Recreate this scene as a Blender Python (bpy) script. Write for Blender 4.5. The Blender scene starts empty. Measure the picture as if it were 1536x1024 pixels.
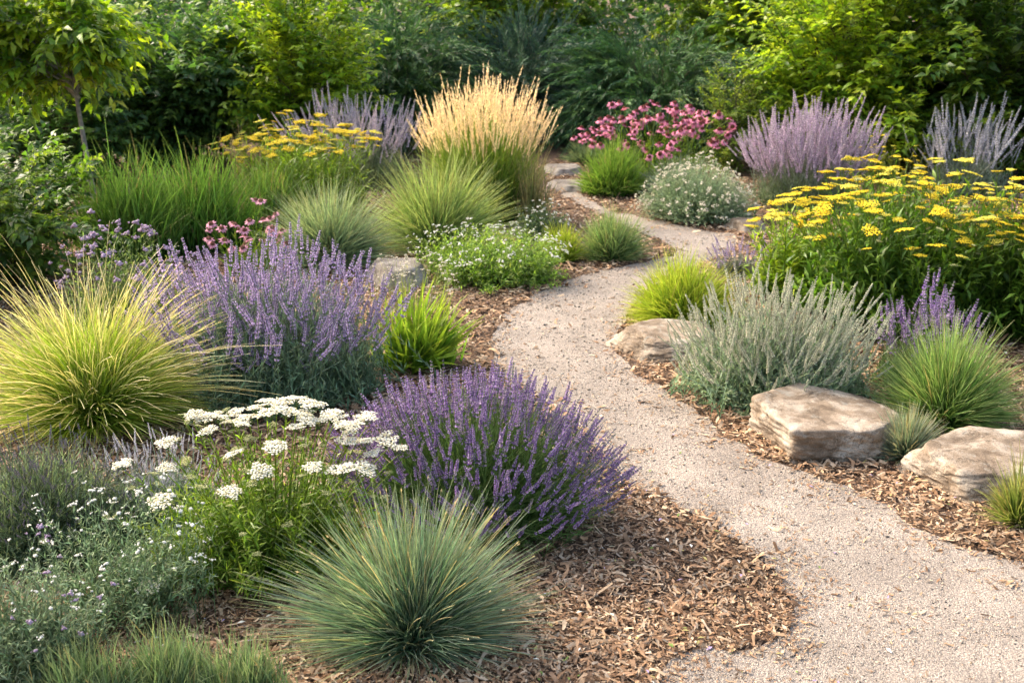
import bpy, math
import numpy as np
from mathutils import Vector, Matrix, noise

scene = bpy.context.scene
COL = scene.collection
# ------------------------------------------------------------------ camera
CAM_H = 1.7
F = 1600.0                      # focal length in pixels of a 1536 px wide frame
PITCH = math.atan(532.0 / F)    # horizon a little above the top of the frame
cam_d = bpy.data.cameras.new('camera')
cam = bpy.data.objects.new('camera', cam_d)
COL.objects.link(cam)
cam.location = (0, 0, CAM_H)
cam.rotation_euler = (math.pi / 2 - PITCH, 0, 0)
cam_d.sensor_width = 36.0
cam_d.lens = 36.0 * F / 1536.0
cam_d.clip_end = 400
cam_d.dof.use_dof = True
cam_d.dof.focus_distance = 3.5
cam_d.dof.aperture_fstop = 5.6
scene.camera = cam
# ------------------------------------------------------------------ light
SUN_TO = Vector((-0.66, 0.42, 0.62)).normalized()     # direction towards the sun
world = bpy.data.worlds.new('World')
scene.world = world
world.use_nodes = True
wn = world.node_tree.nodes
bg = wn['Background']
sky = wn.new('ShaderNodeTexSky')
sky.sky_type = 'NISHITA'
sky.sun_disc = False
sky.sun_elevation = math.asin(SUN_TO.z)
sky.sun_rotation = math.atan2(SUN_TO.x, SUN_TO.y)
sky.air_density = 1.2
sky.dust_density = 6.0
sky.ozone_density = 0.4
world.node_tree.links.new(sky.outputs[0], bg.inputs[0])
bg.inputs[1].default_value = 0.15
sun_d = bpy.data.lights.new('sun', 'SUN')
sun_d.energy = 1.5
sun_d.color = (1.0, 0.90, 0.75)
sun_d.angle = math.radians(12)
sun = bpy.data.objects.new('sun', sun_d)
COL.objects.link(sun)
sun.rotation_euler = SUN_TO.to_track_quat('Z', 'Y').to_euler()
scene.view_settings.view_transform = 'Standard'
scene.view_settings.look = 'None'
scene.view_settings.exposure = 1.71
scene.view_settings.gamma = 1.0
scene.cycles.max_bounces = 7
scene.cycles.diffuse_bounces = 4
scene.cycles.glossy_bounces = 2
scene.cycles.transmission_bounces = 4
scene.cycles.caustics_reflective = False
scene.cycles.caustics_refractive = False
scene.cycles.use_denoising = True

# ------------------------------------------------------------------ measuring helpers
CP, SP = math.cos(PITCH), math.sin(PITCH)
def ray(px, py):
    u, v = (px - 768) / F, (512 - py) / F
    return np.array([u, CP + v * SP, -SP + v * CP])
def ground(px, py):
    d = ray(px, py)
    t = CAM_H / -d[2]
    return np.array([d[0] * t, d[1] * t])
def z_at(py, Y):
    d = ray(768, py)
    return CAM_H + d[2] * Y / d[1]
def x_at(px, py, Y):
    d = ray(px, py)
    return d[0] * Y / d[1]
def span(x0, x1, yt, yb, k=0.6):
    """centre, radius and height of a clump standing on the ground, from its outline"""
    Yf = ground(768, yb)[1]
    Yc = Yf
    for _ in range(12):
        R = 0.5 * (x_at(x1, yb, Yc) - x_at(x0, yb, Yc))
        Yc = Yf + k * R
    ym = yb * 0.6 + yt * 0.4
    R = 0.5 * (x_at(x1, ym, Yc) - x_at(x0, ym, Yc))
    return 0.5 * (x_at(x1, ym, Yc) + x_at(x0, ym, Yc)), Yc, R, z_at(yt, Yc)

# ------------------------------------------------------------------ materials
def nodes_of(name):
    m = bpy.data.materials.new(name)
    m.use_nodes = True
    return m, m.node_tree.nodes, m.node_tree.links
def leaf_mat(name, transl=0.35, rough=0.5, spec=0.3, tint=(1.25, 1.2, 0.75), var=0.35):
    m, n, l = nodes_of(name)
    p = n['Principled BSDF']
    out = n['Material Output']
    a = n.new('ShaderNodeAttribute'); a.attribute_name = 'Col'
    tc = n.new('ShaderNodeTexCoord')
    nz = n.new('ShaderNodeTexNoise'); nz.inputs['Scale'].default_value = 35.0; nz.inputs['Detail'].default_value = 2.0
    l.new(tc.outputs['Object'], nz.inputs['Vector'])
    mr = n.new('ShaderNodeMapRange'); mr.inputs[1].default_value = 0.3; mr.inputs[2].default_value = 0.7
    mr.inputs[3].default_value = 1 - var; mr.inputs[4].default_value = 1 + var
    l.new(nz.outputs['Fac'], mr.inputs[0])
    mul = n.new('ShaderNodeVectorMath'); mul.operation = 'SCALE'
    l.new(a.outputs['Color'], mul.inputs[0]); l.new(mr.outputs[0], mul.inputs['Scale'])
    l.new(mul.outputs[0], p.inputs['Base Color'])
    p.inputs['Roughness'].default_value = rough
    p.inputs['Specular IOR Level'].default_value = spec
    t = n.new('ShaderNodeBsdfTranslucent')
    tm = n.new('ShaderNodeVectorMath'); tm.operation = 'MULTIPLY'; tm.inputs[1].default_value = tint
    l.new(mul.outputs[0], tm.inputs[0]); l.new(tm.outputs[0], t.inputs['Color'])
    mx = n.new('ShaderNodeMixShader'); mx.inputs[0].default_value = transl
    l.new(p.outputs[0], mx.inputs[1]); l.new(t.outputs[0], mx.inputs[2])
    l.new(mx.outputs[0], out.inputs['Surface'])
    return m
M_GRASS = leaf_mat('grass_blade', 0.4, 0.5, 0.25)
M_LEAF = leaf_mat('leaf', 0.48, 0.42, 0.4, (1.3, 1.35, 0.6))
M_SILVER = leaf_mat('silver_leaf', 0.25, 0.7, 0.15, (1.1, 1.1, 0.9))
M_NEEDLE = leaf_mat('needle', 0.2, 0.55, 0.25, (1.1, 1.2, 0.7))
M_PETAL = leaf_mat('petal', 0.3, 0.6, 0.15, (1.1, 1.0, 1.0), 0.15)
def dry_mat(name, rough=0.8, var=0.3, sc=60):
    m = leaf_mat(name, 0.0, rough, 0.15, (1, 1, 1), var)
    return m
M_WOOD = dry_mat('bark')
M_CHIP = dry_mat('mulch_chip', 0.85, 0.25)
M_GRAIN = dry_mat('gravel_grain', 0.85, 0.1)

def soil_mat():
    m, n, l = nodes_of('mulch_soil')
    p = n['Principled BSDF']
    tc = n.new('ShaderNodeTexCoord')
    a = n.new('ShaderNodeTexNoise'); a.inputs['Scale'].default_value = 45; a.inputs['Detail'].default_value = 8; a.inputs['Roughness'].default_value = 0.7
    r = n.new('ShaderNodeValToRGB')
    r.color_ramp.elements[0].position = 0.3; r.color_ramp.elements[0].color = (0.035, 0.02, 0.012, 1)
    r.color_ramp.elements[1].position = 0.72; r.color_ramp.elements[1].color = (0.2, 0.115, 0.065, 1)
    b = n.new('ShaderNodeBump'); b.inputs['Strength'].default_value = 0.9; b.inputs['Distance'].default_value = 0.02
    l.new(tc.outputs['Object'], a.inputs['Vector']); l.new(a.outputs['Fac'], r.inputs[0]); l.new(r.outputs[0], p.inputs['Base Color'])
    l.new(a.outputs['Fac'], b.inputs['Height']); l.new(b.outputs[0], p.inputs['Normal'])
    p.inputs['Roughness'].default_value = 0.95
    return m
def path_mat():
    m, n, l = nodes_of('crushed_gravel')
    p = n['Principled BSDF']
    tc = n.new('ShaderNodeTexCoord')
    v = n.new('ShaderNodeTexVoronoi'); v.inputs['Scale'].default_value = 330
    v2 = n.new('ShaderNodeTexVoronoi'); v2.inputs['Scale'].default_value = 90
    nz = n.new('ShaderNodeTexNoise'); nz.inputs['Scale'].default_value = 4.0; nz.inputs['Detail'].default_value = 6
    for x in (v, v2, nz): l.new(tc.outputs['Object'], x.inputs['Vector'])
    sep = n.new('ShaderNodeSeparateColor'); l.new(v.outputs['Color'], sep.inputs[0])
    r = n.new('ShaderNodeValToRGB')
    e = r.color_ramp.elements
    e[0].position = 0.0; e[0].color = (0.16, 0.13, 0.11, 1)
    e[1].position = 1.0; e[1].color = (0.50, 0.425, 0.355, 1)
    k = e.new(0.25); k.color = (0.25, 0.207, 0.17, 1)
    k = e.new(0.75); k.color = (0.35, 0.293, 0.242, 1)
    l.new(sep.outputs[0], r.inputs[0])
    mr = n.new('ShaderNodeMapRange'); mr.inputs[1].default_value = 0.3; mr.inputs[2].default_value = 0.7; mr.inputs[3].default_value = 0.72; mr.inputs[4].default_value = 1.15
    l.new(nz.outputs['Fac'], mr.inputs[0])
    sc = n.new('ShaderNodeVectorMath'); sc.operation = 'SCALE'
    l.new(r.outputs[0], sc.inputs[0]); l.new(mr.outputs[0], sc.inputs['Scale'])
    l.new(sc.outputs[0], p.inputs['Base Color'])
    add = n.new('ShaderNodeMath'); add.operation = 'ADD'
    l.new(v.outputs['Distance'], add.inputs[0]); l.new(v2.outputs['Distance'], add.inputs[1])
    b = n.new('ShaderNodeBump'); b.inputs['Strength'].default_value = 0.8; b.inputs['Distance'].default_value = 0.004; b.invert = True
    l.new(add.outputs[0], b.inputs['Height']); l.new(b.outputs[0], p.inputs['Normal'])
    p.inputs['Roughness'].default_value = 0.95
    return m
def stone_mat(name, c0, c1, c2):
    m, n, l = nodes_of(name)
    p = n['Principled BSDF']
    tc = n.new('ShaderNodeTexCoord')
    a = n.new('ShaderNodeTexNoise'); a.inputs['Scale'].default_value = 7; a.inputs['Detail'].default_value = 9; a.inputs['Roughness'].default_value = 0.62; a.inputs['Distortion'].default_value = 0.6
    g = n.new('ShaderNodeTexNoise'); g.inputs['Scale'].default_value = 220; g.inputs['Detail'].default_value = 4
    mp = n.new('ShaderNodeMapping'); mp.inputs['Scale'].default_value = (4.5, 5, 4); mp.inputs['Rotation'].default_value = (0.18, 0.1, 0.3)
    st = n.new('ShaderNodeTexNoise'); st.inputs['Scale'].default_value = 2.2; st.inputs['Detail'].default_value = 6; st.inputs['Distortion'].default_value = 0.5
    ck = n.new('ShaderNodeTexVoronoi'); ck.feature = 'DISTANCE_TO_EDGE'; ck.inputs['Scale'].default_value = 3.2
    ds = n.new('ShaderNodeVectorMath'); ds.operation = 'ADD'
    l.new(tc.outputs['Object'], a.inputs['Vector']); l.new(tc.outputs['Object'], g.inputs['Vector'])
    l.new(tc.outputs['Object'], mp.inputs[0]); l.new(mp.outputs[0], st.inputs['Vector'])
    sc = n.new('ShaderNodeVectorMath'); sc.operation = 'SCALE'; sc.inputs['Scale'].default_value = 0.35
    l.new(a.outputs['Color'], sc.inputs[0]); l.new(tc.outputs['Object'], ds.inputs[0]); l.new(sc.outputs[0], ds.inputs[1]); l.new(ds.outputs[0], ck.inputs['Vector'])
    r = n.new('ShaderNodeValToRGB'); e = r.color_ramp.elements
    e[0].position = 0.37; e[0].color = (*c0, 1); e[1].position = 0.62; e[1].color = (*c2, 1)
    k = e.new(0.48); k.color = (*c1, 1)
    mixf = n.new('ShaderNodeMath'); mixf.operation = 'MULTIPLY_ADD'; mixf.inputs[1].default_value = 0.2
    half = n.new('ShaderNodeMath'); half.operation = 'MULTIPLY'; half.inputs[1].default_value = 0.8
    l.new(a.outputs['Fac'], half.inputs[0]); l.new(st.outputs['Fac'], mixf.inputs[0]); l.new(half.outputs[0], mixf.inputs[2])
    l.new(mixf.outputs[0], r.inputs[0])
    gm = n.new('ShaderNodeMapRange'); gm.inputs[1].default_value = 0.3; gm.inputs[2].default_value = 0.7; gm.inputs[3].default_value = 0.65; gm.inputs[4].default_value = 1.3
    l.new(g.outputs['Fac'], gm.inputs[0])
    cm = n.new('ShaderNodeMapRange'); cm.inputs[1].default_value = 0.0; cm.inputs[2].default_value = 0.02; cm.inputs[3].default_value = 0.55; cm.inputs[4].default_value = 1.0
    l.new(ck.outputs['Distance'], cm.inputs[0])
    m1 = n.new('ShaderNodeMath'); m1.operation = 'MULTIPLY'; l.new(gm.outputs[0], m1.inputs[0]); l.new(cm.outputs[0], m1.inputs[1])
    s2 = n.new('ShaderNodeVectorMath'); s2.operation = 'SCALE'; l.new(r.outputs[0], s2.inputs[0]); l.new(m1.outputs[0], s2.inputs['Scale'])
    # grey and ochre lichen in ragged patches
    ln = n.new('ShaderNodeTexNoise'); ln.inputs['Scale'].default_value = 16; ln.inputs['Detail'].default_value = 8; ln.inputs['Roughness'].default_value = 0.75
    l.new(tc.outputs['Object'], ln.inputs['Vector'])
    lm = n.new('ShaderNodeMapRange'); lm.inputs[1].default_value = 0.56; lm.inputs[2].default_value = 0.62; lm.inputs[3].default_value = 0; lm.inputs[4].default_value = 0.55
    l.new(ln.outputs['Fac'], lm.inputs[0])
    lx = n.new('ShaderNodeMix'); lx.data_type = 'RGBA'; lx.inputs[7].default_value = (0.30, 0.29, 0.25, 1)
    l.new(lm.outputs[0], lx.inputs[0]); l.new(s2.outputs[0], lx.inputs[6])
    dk = n.new('ShaderNodeMapRange'); dk.inputs[1].default_value = 0.34; dk.inputs[2].default_value = 0.40; dk.inputs[3].default_value = 0.6; dk.inputs[4].default_value = 0
    l.new(ln.outputs['Fac'], dk.inputs[0])
    ly = n.new('ShaderNodeMix'); ly.data_type = 'RGBA'; ly.inputs[7].default_value = (0.09, 0.075, 0.06, 1)
    l.new(dk.outputs[0], ly.inputs[0]); l.new(lx.outputs[2], ly.inputs[6])
    l.new(ly.outputs[2], p.inputs['Base Color'])
    h1 = n.new('ShaderNodeMath'); h1.operation = 'MULTIPLY_ADD'; h1.inputs[1].default_value = 0.25
    l.new(g.outputs['Fac'], h1.inputs[0]); l.new(a.outputs['Fac'], h1.inputs[2])
    h2 = n.new('ShaderNodeMath'); h2.operation = 'MULTIPLY_ADD'; h2.inputs[1].default_value = 0.35
    l.new(cm.outputs[0], h2.inputs[0]); l.new(h1.outputs[0], h2.inputs[2])
    b = n.new('ShaderNodeBump'); b.inputs['Strength'].default_value = 0.6; b.inputs['Distance'].default_value = 0.012
    l.new(h2.outputs[0], b.inputs['Height']); l.new(b.outputs[0], p.inputs['Normal'])
    p.inputs['Roughness'].default_value = 0.9; p.inputs['Specular IOR Level'].default_value = 0.2
    return m

# ------------------------------------------------------------------ mesh building
def norm(v):
    return v / np.maximum(np.linalg.norm(v, axis=-1, keepdims=True), 1e-9)
class MB:
    def __init__(s):
        s.v, s.c, s.f, s.n = [], [], [], 0
    def add(s, v, f, c):
        v = np.asarray(v, np.float32).reshape(-1, 3)
        s.v.append(v); s.c.append(np.asarray(c, np.float32).reshape(-1, 3)); s.f.append(np.asarray(f, np.int64) + s.n); s.n += len(v)
    def ribbons(s, P, W, C, rng, side=None):
        """flat tapering blades: P [N,K,3], W [N,K] widths, C [N,K,3]"""
        N, K = P.shape[:2]
        T = norm(np.gradient(P, axis=1))
        if side is None:
            side = rng.normal(size=(N, 1, 3))
        S = norm(np.cross(T, np.broadcast_to(side, P.shape)))
        V = np.stack([P + S * W[..., None] / 2, P - S * W[..., None] / 2], 2)     # N,K,2,3
        i = np.arange(N * K * 2).reshape(N, K, 2)
        f = np.stack([i[:, :-1, 0], i[:, 1:, 0], i[:, 1:, 1], i[:, :-1, 1]], -1).reshape(-1, 4)
        s.add(V, f, np.repeat(C, 2, axis=1).reshape(N, K, 2, 3) if False else np.stack([C, C], 2))
    def tubes(s, P, W, C, sides=3):
        N, K = P.shape[:2]
        T = norm(np.gradient(P, axis=1))
        ref = np.where(np.abs(T[..., 2:3]) > 0.9, np.array([1., 0, 0]), np.array([0, 0, 1.]))
        A = norm(np.cross(T, ref)); B = np.cross(T, A)
        an = np.arange(sides) * 2 * math.pi / sides
        V = P[:, :, None] + (A[:, :, None] * np.cos(an)[:, None] + B[:, :, None] * np.sin(an)[:, None]) * (W[..., None, None] / 2)
        i = np.arange(N * K * sides).reshape(N, K, sides)
        j = np.roll(i, -1, 2)
        f = np.stack([i[:, :-1], j[:, :-1], j[:, 1:], i[:, 1:]], -1).reshape(-1, 4)
        s.add(V, f, np.broadcast_to(C[:, :, None], V.shape))
    def leaves(s, p, d, up, L, W, C, fold=0.2, curve=0.15):
        d = norm(d); sd = norm(np.cross(d, up)); nr = np.cross(sd, d)
        L = np.asarray(L)[:, None]; W = np.asarray(W)[:, None]
        mid = p + d * L * 0.45
        v = np.stack([p, mid + sd * W / 2 + nr * W * fold, mid + nr * L * 0.02, mid - sd * W / 2 + nr * W * fold, p + d * L - nr * L * curve], 1)
        i = np.arange(len(p))[:, None] * 5
        f = np.concatenate([i + np.array([[0, 1, 2]]), i + np.array([[0, 2, 3]]), i + np.array([[1, 4, 2]]), i + np.array([[2, 4, 3]])])
        s.add(v, f, np.repeat(C[:, None], 5, 1))
    def diamonds(s, p, d, up, L, W, C):
        d = norm(d); sd = norm(np.cross(d, up))
        L = np.asarray(L)[:, None]; W = np.asarray(W)[:, None]
        v = np.stack([p, p + d * L * .5 + sd * W / 2, p + d * L, p + d * L * .5 - sd * W / 2], 1)
        f = np.arange(len(p) * 4).reshape(-1, 4)
        s.add(v, f, np.repeat(C[:, None], 4, 1))
    def stamp(s, tpl, pos, rot, scale, tint=None):
        """copies of a template (v, f, c) welded into this mesh"""
        v, f, c = tpl
        N = len(pos)
        V = np.einsum('nij,kj->nki', rot, v) * np.asarray(scale).reshape(N, 1, -1) + pos[:, None]
        cc = np.broadcast_to(c, V.shape)
        if tint is not None: cc = cc * tint[:, None]
        for ff in f:
            k = ff.shape[1]
            s.f.append((ff[None] + (np.arange(N) * len(v))[:, None, None]).reshape(-1, k) + s.n)
        s.v.append(V.reshape(-1, 3).astype(np.float32)); s.c.append(cc.reshape(-1, 3).astype(np.float32)); s.n += N * len(v)
    def tpl(s):
        byk = {}
        for f in s.f: byk.setdefault(f.shape[1], []).append(f)
        return np.concatenate(s.v), [np.concatenate(x) for x in byk.values()], np.concatenate(s.c)
    def mesh(s, name, mat, smooth=False):
        me = bpy.data.meshes.new(name)
        if not s.v: return me
        v = np.concatenate(s.v); c = np.concatenate(s.c)
        lens = np.concatenate([np.full(len(f), f.shape[1]) for f in s.f])
        loops = np.concatenate([f.ravel() for f in s.f])
        me.vertices.add(len(v)); me.vertices.foreach_set('co', v.ravel())
        me.loops.add(len(loops)); me.loops.foreach_set('vertex_index', loops.astype(np.int32))
        me.polygons.add(len(lens))
        me.polygons.foreach_set('loop_start', np.concatenate([[0], np.cumsum(lens)[:-1]]).astype(np.int32))
        if smooth: me.polygons.foreach_set('use_smooth', np.ones(len(lens), bool))
        at = me.color_attributes.new('Col', 'FLOAT_COLOR', 'POINT')
        at.data.foreach_set('color', np.concatenate([np.clip(c, 0, 1), np.ones((len(c), 1))], 1).astype(np.float32).ravel())
        me.materials.append(mat)
        me.update(calc_edges=True)
        return me
    def build(s, name, mat, parent=None, smooth=False):
        o = bpy.data.objects.new(name, s.mesh(name, mat, smooth))
        COL.objects.link(o)
        if parent is not None: o.parent = parent
        return o
def tag(o, label=None, cat=None, group=None, kind=None):
    for k, v in (('label', label), ('category', cat), ('group', group), ('kind', kind)):
        if v: o[k] = v
    return o
def thing(name, label, cat, loc, group=None):
    o = bpy.data.objects.new(name, None)
    COL.objects.link(o)
    o.location = loc
    o.empty_display_size = 0.1
    return tag(o, label, cat, group)

def rot_to(d, rng, roll=True):
    """rotation matrices taking +Z to each direction d, with a random roll"""
    d = norm(d); N = len(d)
    ref = np.where(np.abs(d[:, 2:3]) > 0.95, np.array([1., 0, 0]), np.array([0, 0, 1.]))
    a = norm(np.cross(ref, d)); b = np.cross(d, a)
    t = rng.uniform(0, 2 * math.pi, N)[:, None]
    a2 = a * np.cos(t) + b * np.sin(t); b2 = np.cross(d, a2)
    return np.stack([a2, b2, d], -1)
_shared = {}
def flowers(parent, name, tpls, pos, rot, scale, mat, most=100, tint=None, label=None):
    """one child per bloom for the nearest ones, the rest as a single child"""
    if len(pos) == 0: return
    scale = np.broadcast_to(np.asarray(scale, float).reshape(len(pos), -1), (len(pos), 3))
    loc = np.array(parent.location)
    cp = np.array([0, 0, CAM_H])
    w = np.linalg.norm(pos + loc - cp, axis=1) - 0.6 * pos[:, 2]
    order = np.argsort(w)
    near, rest = order[:most], order[most:]
    meshes = []
    for t in tpls:
        if id(t) not in _shared:
            b = MB(); b.v = [t[0]]; b.c = [t[2]]; b.f = list(t[1]); b.n = len(t[0])
            _shared[id(t)] = (b.mesh(name, mat), t)
        meshes.append(_shared[id(t)][0])
    for q, i in enumerate(near):
        o = bpy.data.objects.new(name, meshes[q % len(meshes)])
        m4 = np.eye(4); m4[:3, :3] = rot[i] * scale[i][None, :]; m4[:3, 3] = pos[i]
        o.matrix_local = Matrix(m4.tolist())
        COL.objects.link(o)
        o.parent = parent
        o.matrix_parent_inverse = Matrix.Identity(4)
        if label and q == 0: o['label'] = label
    if len(rest):
        b = MB()
        for k, t in enumerate(tpls):
            r = rest[k::len(tpls)]
            if len(r): 
                v, f, c = t
                V = np.einsum('nij,nkj->nki', rot[r], v[None] * scale[r][:, None]) + pos[r][:, None]
                for ff in f:
                    b.f.append((ff[None] + (np.arange(len(r)) * len(v))[:, None, None]).reshape(-1, ff.shape[1]) + b.n)
                b.v.append(V.reshape(-1, 3)); b.c.append(np.broadcast_to(c, V.shape).reshape(-1, 3)); b.n += len(r) * len(v)
        o = b.build(name + '_mass', mat, parent)
        o['kind'] = 'stuff'

# ------------------------------------------------------------------ plant geometry
def dome(rng, n, R, H, phi=1.45, fill=0.8, base=0.2, K=7, bow=0.15, lean=(0, 0), zmin=0.0, up=0.45, pw=1.0, jit=0.0, ry=0.8, wisp=.028, lobes=.10):
    """curved stems from a tight base to tips spread over a dome of radius R and height H"""
    az = rng.uniform(0, 2 * math.pi, n)
    u = rng.uniform(0, 1, n) ** pw
    ph = np.arccos(1 - u * (1 - math.cos(phi)))
    rr = rng.uniform(fill, 1.05, n) ** 1.0
    sr = np.sin(ph) / math.sin(min(phi, math.pi / 2))
    q = rng.uniform(0, 6.28, 6)
    lob = 1 + lobes * (np.sin(2 * az + q[0]) * .5 + np.sin(3 * az + q[1]) * .45 + np.sin(5 * az + q[2]) * .3 + np.sin(7 * az + 5 * ph + q[3]) * .35)
    rr = rr * lob
    dirs = np.stack([np.cos(az), np.sin(az), np.zeros(n)], -1)
    tip = dirs * (R * sr * rr)[:, None]
    tip[:, 2] = np.maximum(H * np.cos(ph) * rr, zmin * H)
    tip += rng.normal(0, 1, (n, 3)) * jit * R
    tip[:, 2] = np.maximum(tip[:, 2], 0.01)
    tip[:, 0] += lean[0] * tip[:, 2]; tip[:, 1] += lean[1] * tip[:, 2]
    b = dirs * (base * R * sr * rng.uniform(0.3, 1, n))[:, None]
    b[:, :2] += rng.normal(0, base * R * 0.25, (n, 2))
    tip[:, 1] *= ry; b[:, 1] *= ry
    ln = np.linalg.norm(tip - b, axis=1)
    c = b + (tip - b) * up
    c[:, :2] = b[:, :2] + (tip - b)[:, :2] * (up * 0.7)
    c[:, 2] = tip[:, 2] * up + ln * bow + 0.0
    t = np.linspace(0, 1, K)[None, :, None]
    P = (1 - t) ** 2 * b[:, None] + 2 * t * (1 - t) * c[:, None] + t ** 2 * tip[:, None]
    P = P + rng.normal(0, 0.012, (n, 1, 3)) * ln[:, None, None] * np.sin(t * 3 + rng.uniform(0, 3, (n, 1, 1)))
    P = P + rng.normal(0, wisp, (n, 1, 3)) * np.array([1, 1, .5]) * ln[:, None, None] * t ** 2
    P[..., 2] = np.maximum(P[..., 2], 0.004)
    return P
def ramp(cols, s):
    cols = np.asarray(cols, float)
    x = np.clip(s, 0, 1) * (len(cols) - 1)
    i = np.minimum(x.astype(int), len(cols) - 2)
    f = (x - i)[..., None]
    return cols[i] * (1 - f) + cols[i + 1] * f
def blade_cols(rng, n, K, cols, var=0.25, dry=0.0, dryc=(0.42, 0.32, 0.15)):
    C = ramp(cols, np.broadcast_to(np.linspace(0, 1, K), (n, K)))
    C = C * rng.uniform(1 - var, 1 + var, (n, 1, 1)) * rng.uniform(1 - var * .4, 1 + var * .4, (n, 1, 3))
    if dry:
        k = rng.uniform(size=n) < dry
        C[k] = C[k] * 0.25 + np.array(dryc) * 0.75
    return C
def taper(n, K, w, end=0.15, rng=None):
    s = np.linspace(0, 1, K)
    W = w * np.interp(s, [0, 0.25, 0.6, 1], [0.75, 1, 0.85, end])
    W = np.broadcast_to(W, (n, K))
    return W * rng.uniform(0.7, 1.25, (n, 1)) if rng is not None else W
def at_s(P, s):
    """points and tangents at parameters s [N,m] of curves P [N,K,3]"""
    N, K = P.shape[:2]
    x = np.clip(s, 0, 0.9999) * (K - 1)
    i = x.astype(int); f = (x - i)[..., None]
    r = np.arange(N)[:, None]
    a, b = P[r, i], P[r, i + 1]
    return a * (1 - f) + b * f, norm(b - a)
def leaf_on(mb, rng, P, m, s0, s1, L, W, cols, ang=0.9, var=0.25, kind='leaf', fold=0.2, curve=0.2, taperL=0.4, upn=0.6):
    N = len(P)
    s = s0 + (s1 - s0) * (np.arange(m)[None] + rng.uniform(0, 1, (N, m))) / m
    p, t = at_s(P, s)
    az = (np.arange(m)[None] * 2.4 + rng.uniform(0, 6.28, (N, 1)) + rng.normal(0, .3, (N, m)))
    ref = np.where(np.abs(t[..., 2:3]) > 0.95, np.array([1., 0, 0]), np.array([0, 0, 1.]))
    a = norm(np.cross(t, ref)); b = np.cross(t, a)
    rad = a * np.cos(az)[..., None] + b * np.sin(az)[..., None]
    d = t * math.cos(ang) + rad * math.sin(ang) + rng.normal(0, .15, t.shape)
    d[..., 2] += 0.1
    ln = L * rng.uniform(0.65, 1.2, (N, m)) * (1 - taperL * (s - s0) / max(s1 - s0, 1e-6))
    up = norm(np.array([0, 0, upn]) + t * 0.6 + rng.normal(0, .3, t.shape))
    C = ramp(cols, s) * rng.uniform(1 - var, 1 + var, (N, m, 1)) * rng.uniform(1 - var * .35, 1 + var * .35, (N, m, 3))
    q = lambda x: x.reshape(-1, x.shape[-1])
    wd = W * ln / L
    if kind == 'leaf': mb.leaves(q(p), q(d), q(up), ln.ravel(), wd.ravel(), q(C), fold, curve)
    else: mb.diamonds(q(p), q(d), q(up), ln.ravel(), wd.ravel(), q(C))

# ---- bloom templates (unit size, along +Z)
R0 = np.random.default_rng(5)
def blob_tpl(c, flat=1.0, k=5):
    b = MB()
    an = np.arange(k) * 2 * math.pi / k
    v = np.concatenate([[[0, 0, flat]], np.stack([np.cos(an), np.sin(an), np.zeros(k)], -1), [[0, 0, -flat]]])
    f = [[0, 1 + i, 1 + (i + 1) % k] for i in range(k)] + [[k + 1, 1 + (i + 1) % k, 1 + i] for i in range(k)]
    b.add(v, f, np.tile(c, (k + 2, 1)))
    return b.tpl()
def spike_tpl(cols, whorls=9, per=5, w=0.085, gap=0.0, seed=0, stemc=(.12, .17, .10)):
    """a flower spike of unit length: whorls of small hooded florets"""
    r = np.random.default_rng(seed)
    b = MB()
    z = np.linspace(0, 1, 4)
    b.tubes(np.stack([0 * z, 0 * z, z], -1)[None], np.full((1, 4), 0.03), np.tile(stemc, (1, 4, 1)))
    for i in range(whorls):
        s = (i + 0.3) / whorls
        if gap and i == 1: continue
        rad = w * (1.0 - 0.55 * s ** 2.2) * r.uniform(.8, 1.15)
        for j in range(per):
            a = 2 * math.pi * (j + 0.5 * (i % 2)) / per + r.normal(0, .25)
            d = np.array([[math.cos(a), math.sin(a), 0.75 + r.uniform(-.2, .5)]])
            c = np.array(cols[r.integers(len(cols))]) * r.uniform(.75, 1.25)
            p = np.array([[math.cos(a) * .012, math.sin(a) * .012, s + r.normal(0, .012)]])
            b.leaves(p, d, np.array([[math.cos(a + 1.57), math.sin(a + 1.57), 0.3]]), [rad * 1.25], [rad * .85], c[None], 0.35, -0.1)
            b.leaves(p, d, np.array([[math.cos(a), math.sin(a), -0.6]]), [rad * 1.1], [rad * .8], c[None] * 1.15, 0.35, 0.1)
    return b.tpl()
def corymb_tpl(c1, c2, n=85, seed=0, green=(.12, .19, .05), small=0.105):
    """a flat yarrow head of unit radius seen from any side: florets on branching stalks"""
    r = np.random.default_rng(seed)
    b = MB()
    k = 9
    a = np.arange(k) * 2.4 + r.uniform(0, 6); rd = np.sqrt((np.arange(k) + .6) / k) * 0.74
    cx = np.stack([np.cos(a) * rd, np.sin(a) * rd], -1)
    cz = 0.10 - 0.20 * rd ** 2 + r.normal(0, .05, k)
    P = np.stack([np.tile([0, 0, -0.75], (k, 1)), np.stack([cx[:, 0] * .45, cx[:, 1] * .45, np.full(k, -.45)], -1), np.stack([cx[:, 0], cx[:, 1], cz - .04], -1)], 1)
    b.tubes(P, np.full((k, 3), .05), np.tile(green, (k, 3, 1)))
    m = n // k
    for i in range(k):
        q = np.arange(m); aa = q * 2.4; rr = np.sqrt((q + .5) / m) * r.uniform(.30, .37)
        x = cx[i, 0] + np.cos(aa) * rr; y = cx[i, 1] + np.sin(aa) * rr
        z = cz[i] + 0.06 - rr ** 2 * .55 + r.normal(0, .015, m)
        t = blob_tpl((1, 1, 1), 0.55, 5)
        pos = np.stack([x, y, z], -1)
        col = np.where(r.uniform(size=(m, 1)) < .8, np.array(c1), np.array(c2)) * r.uniform(.85, 1.1, (m, 1))
        b.stamp(t, pos, rot_to(np.tile([0, 0, 1.], (m, 1)) + r.normal(0, .25, (m, 3)), r), r.uniform(.8, 1.25, m) * small, col)
    return b.tpl()
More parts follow.
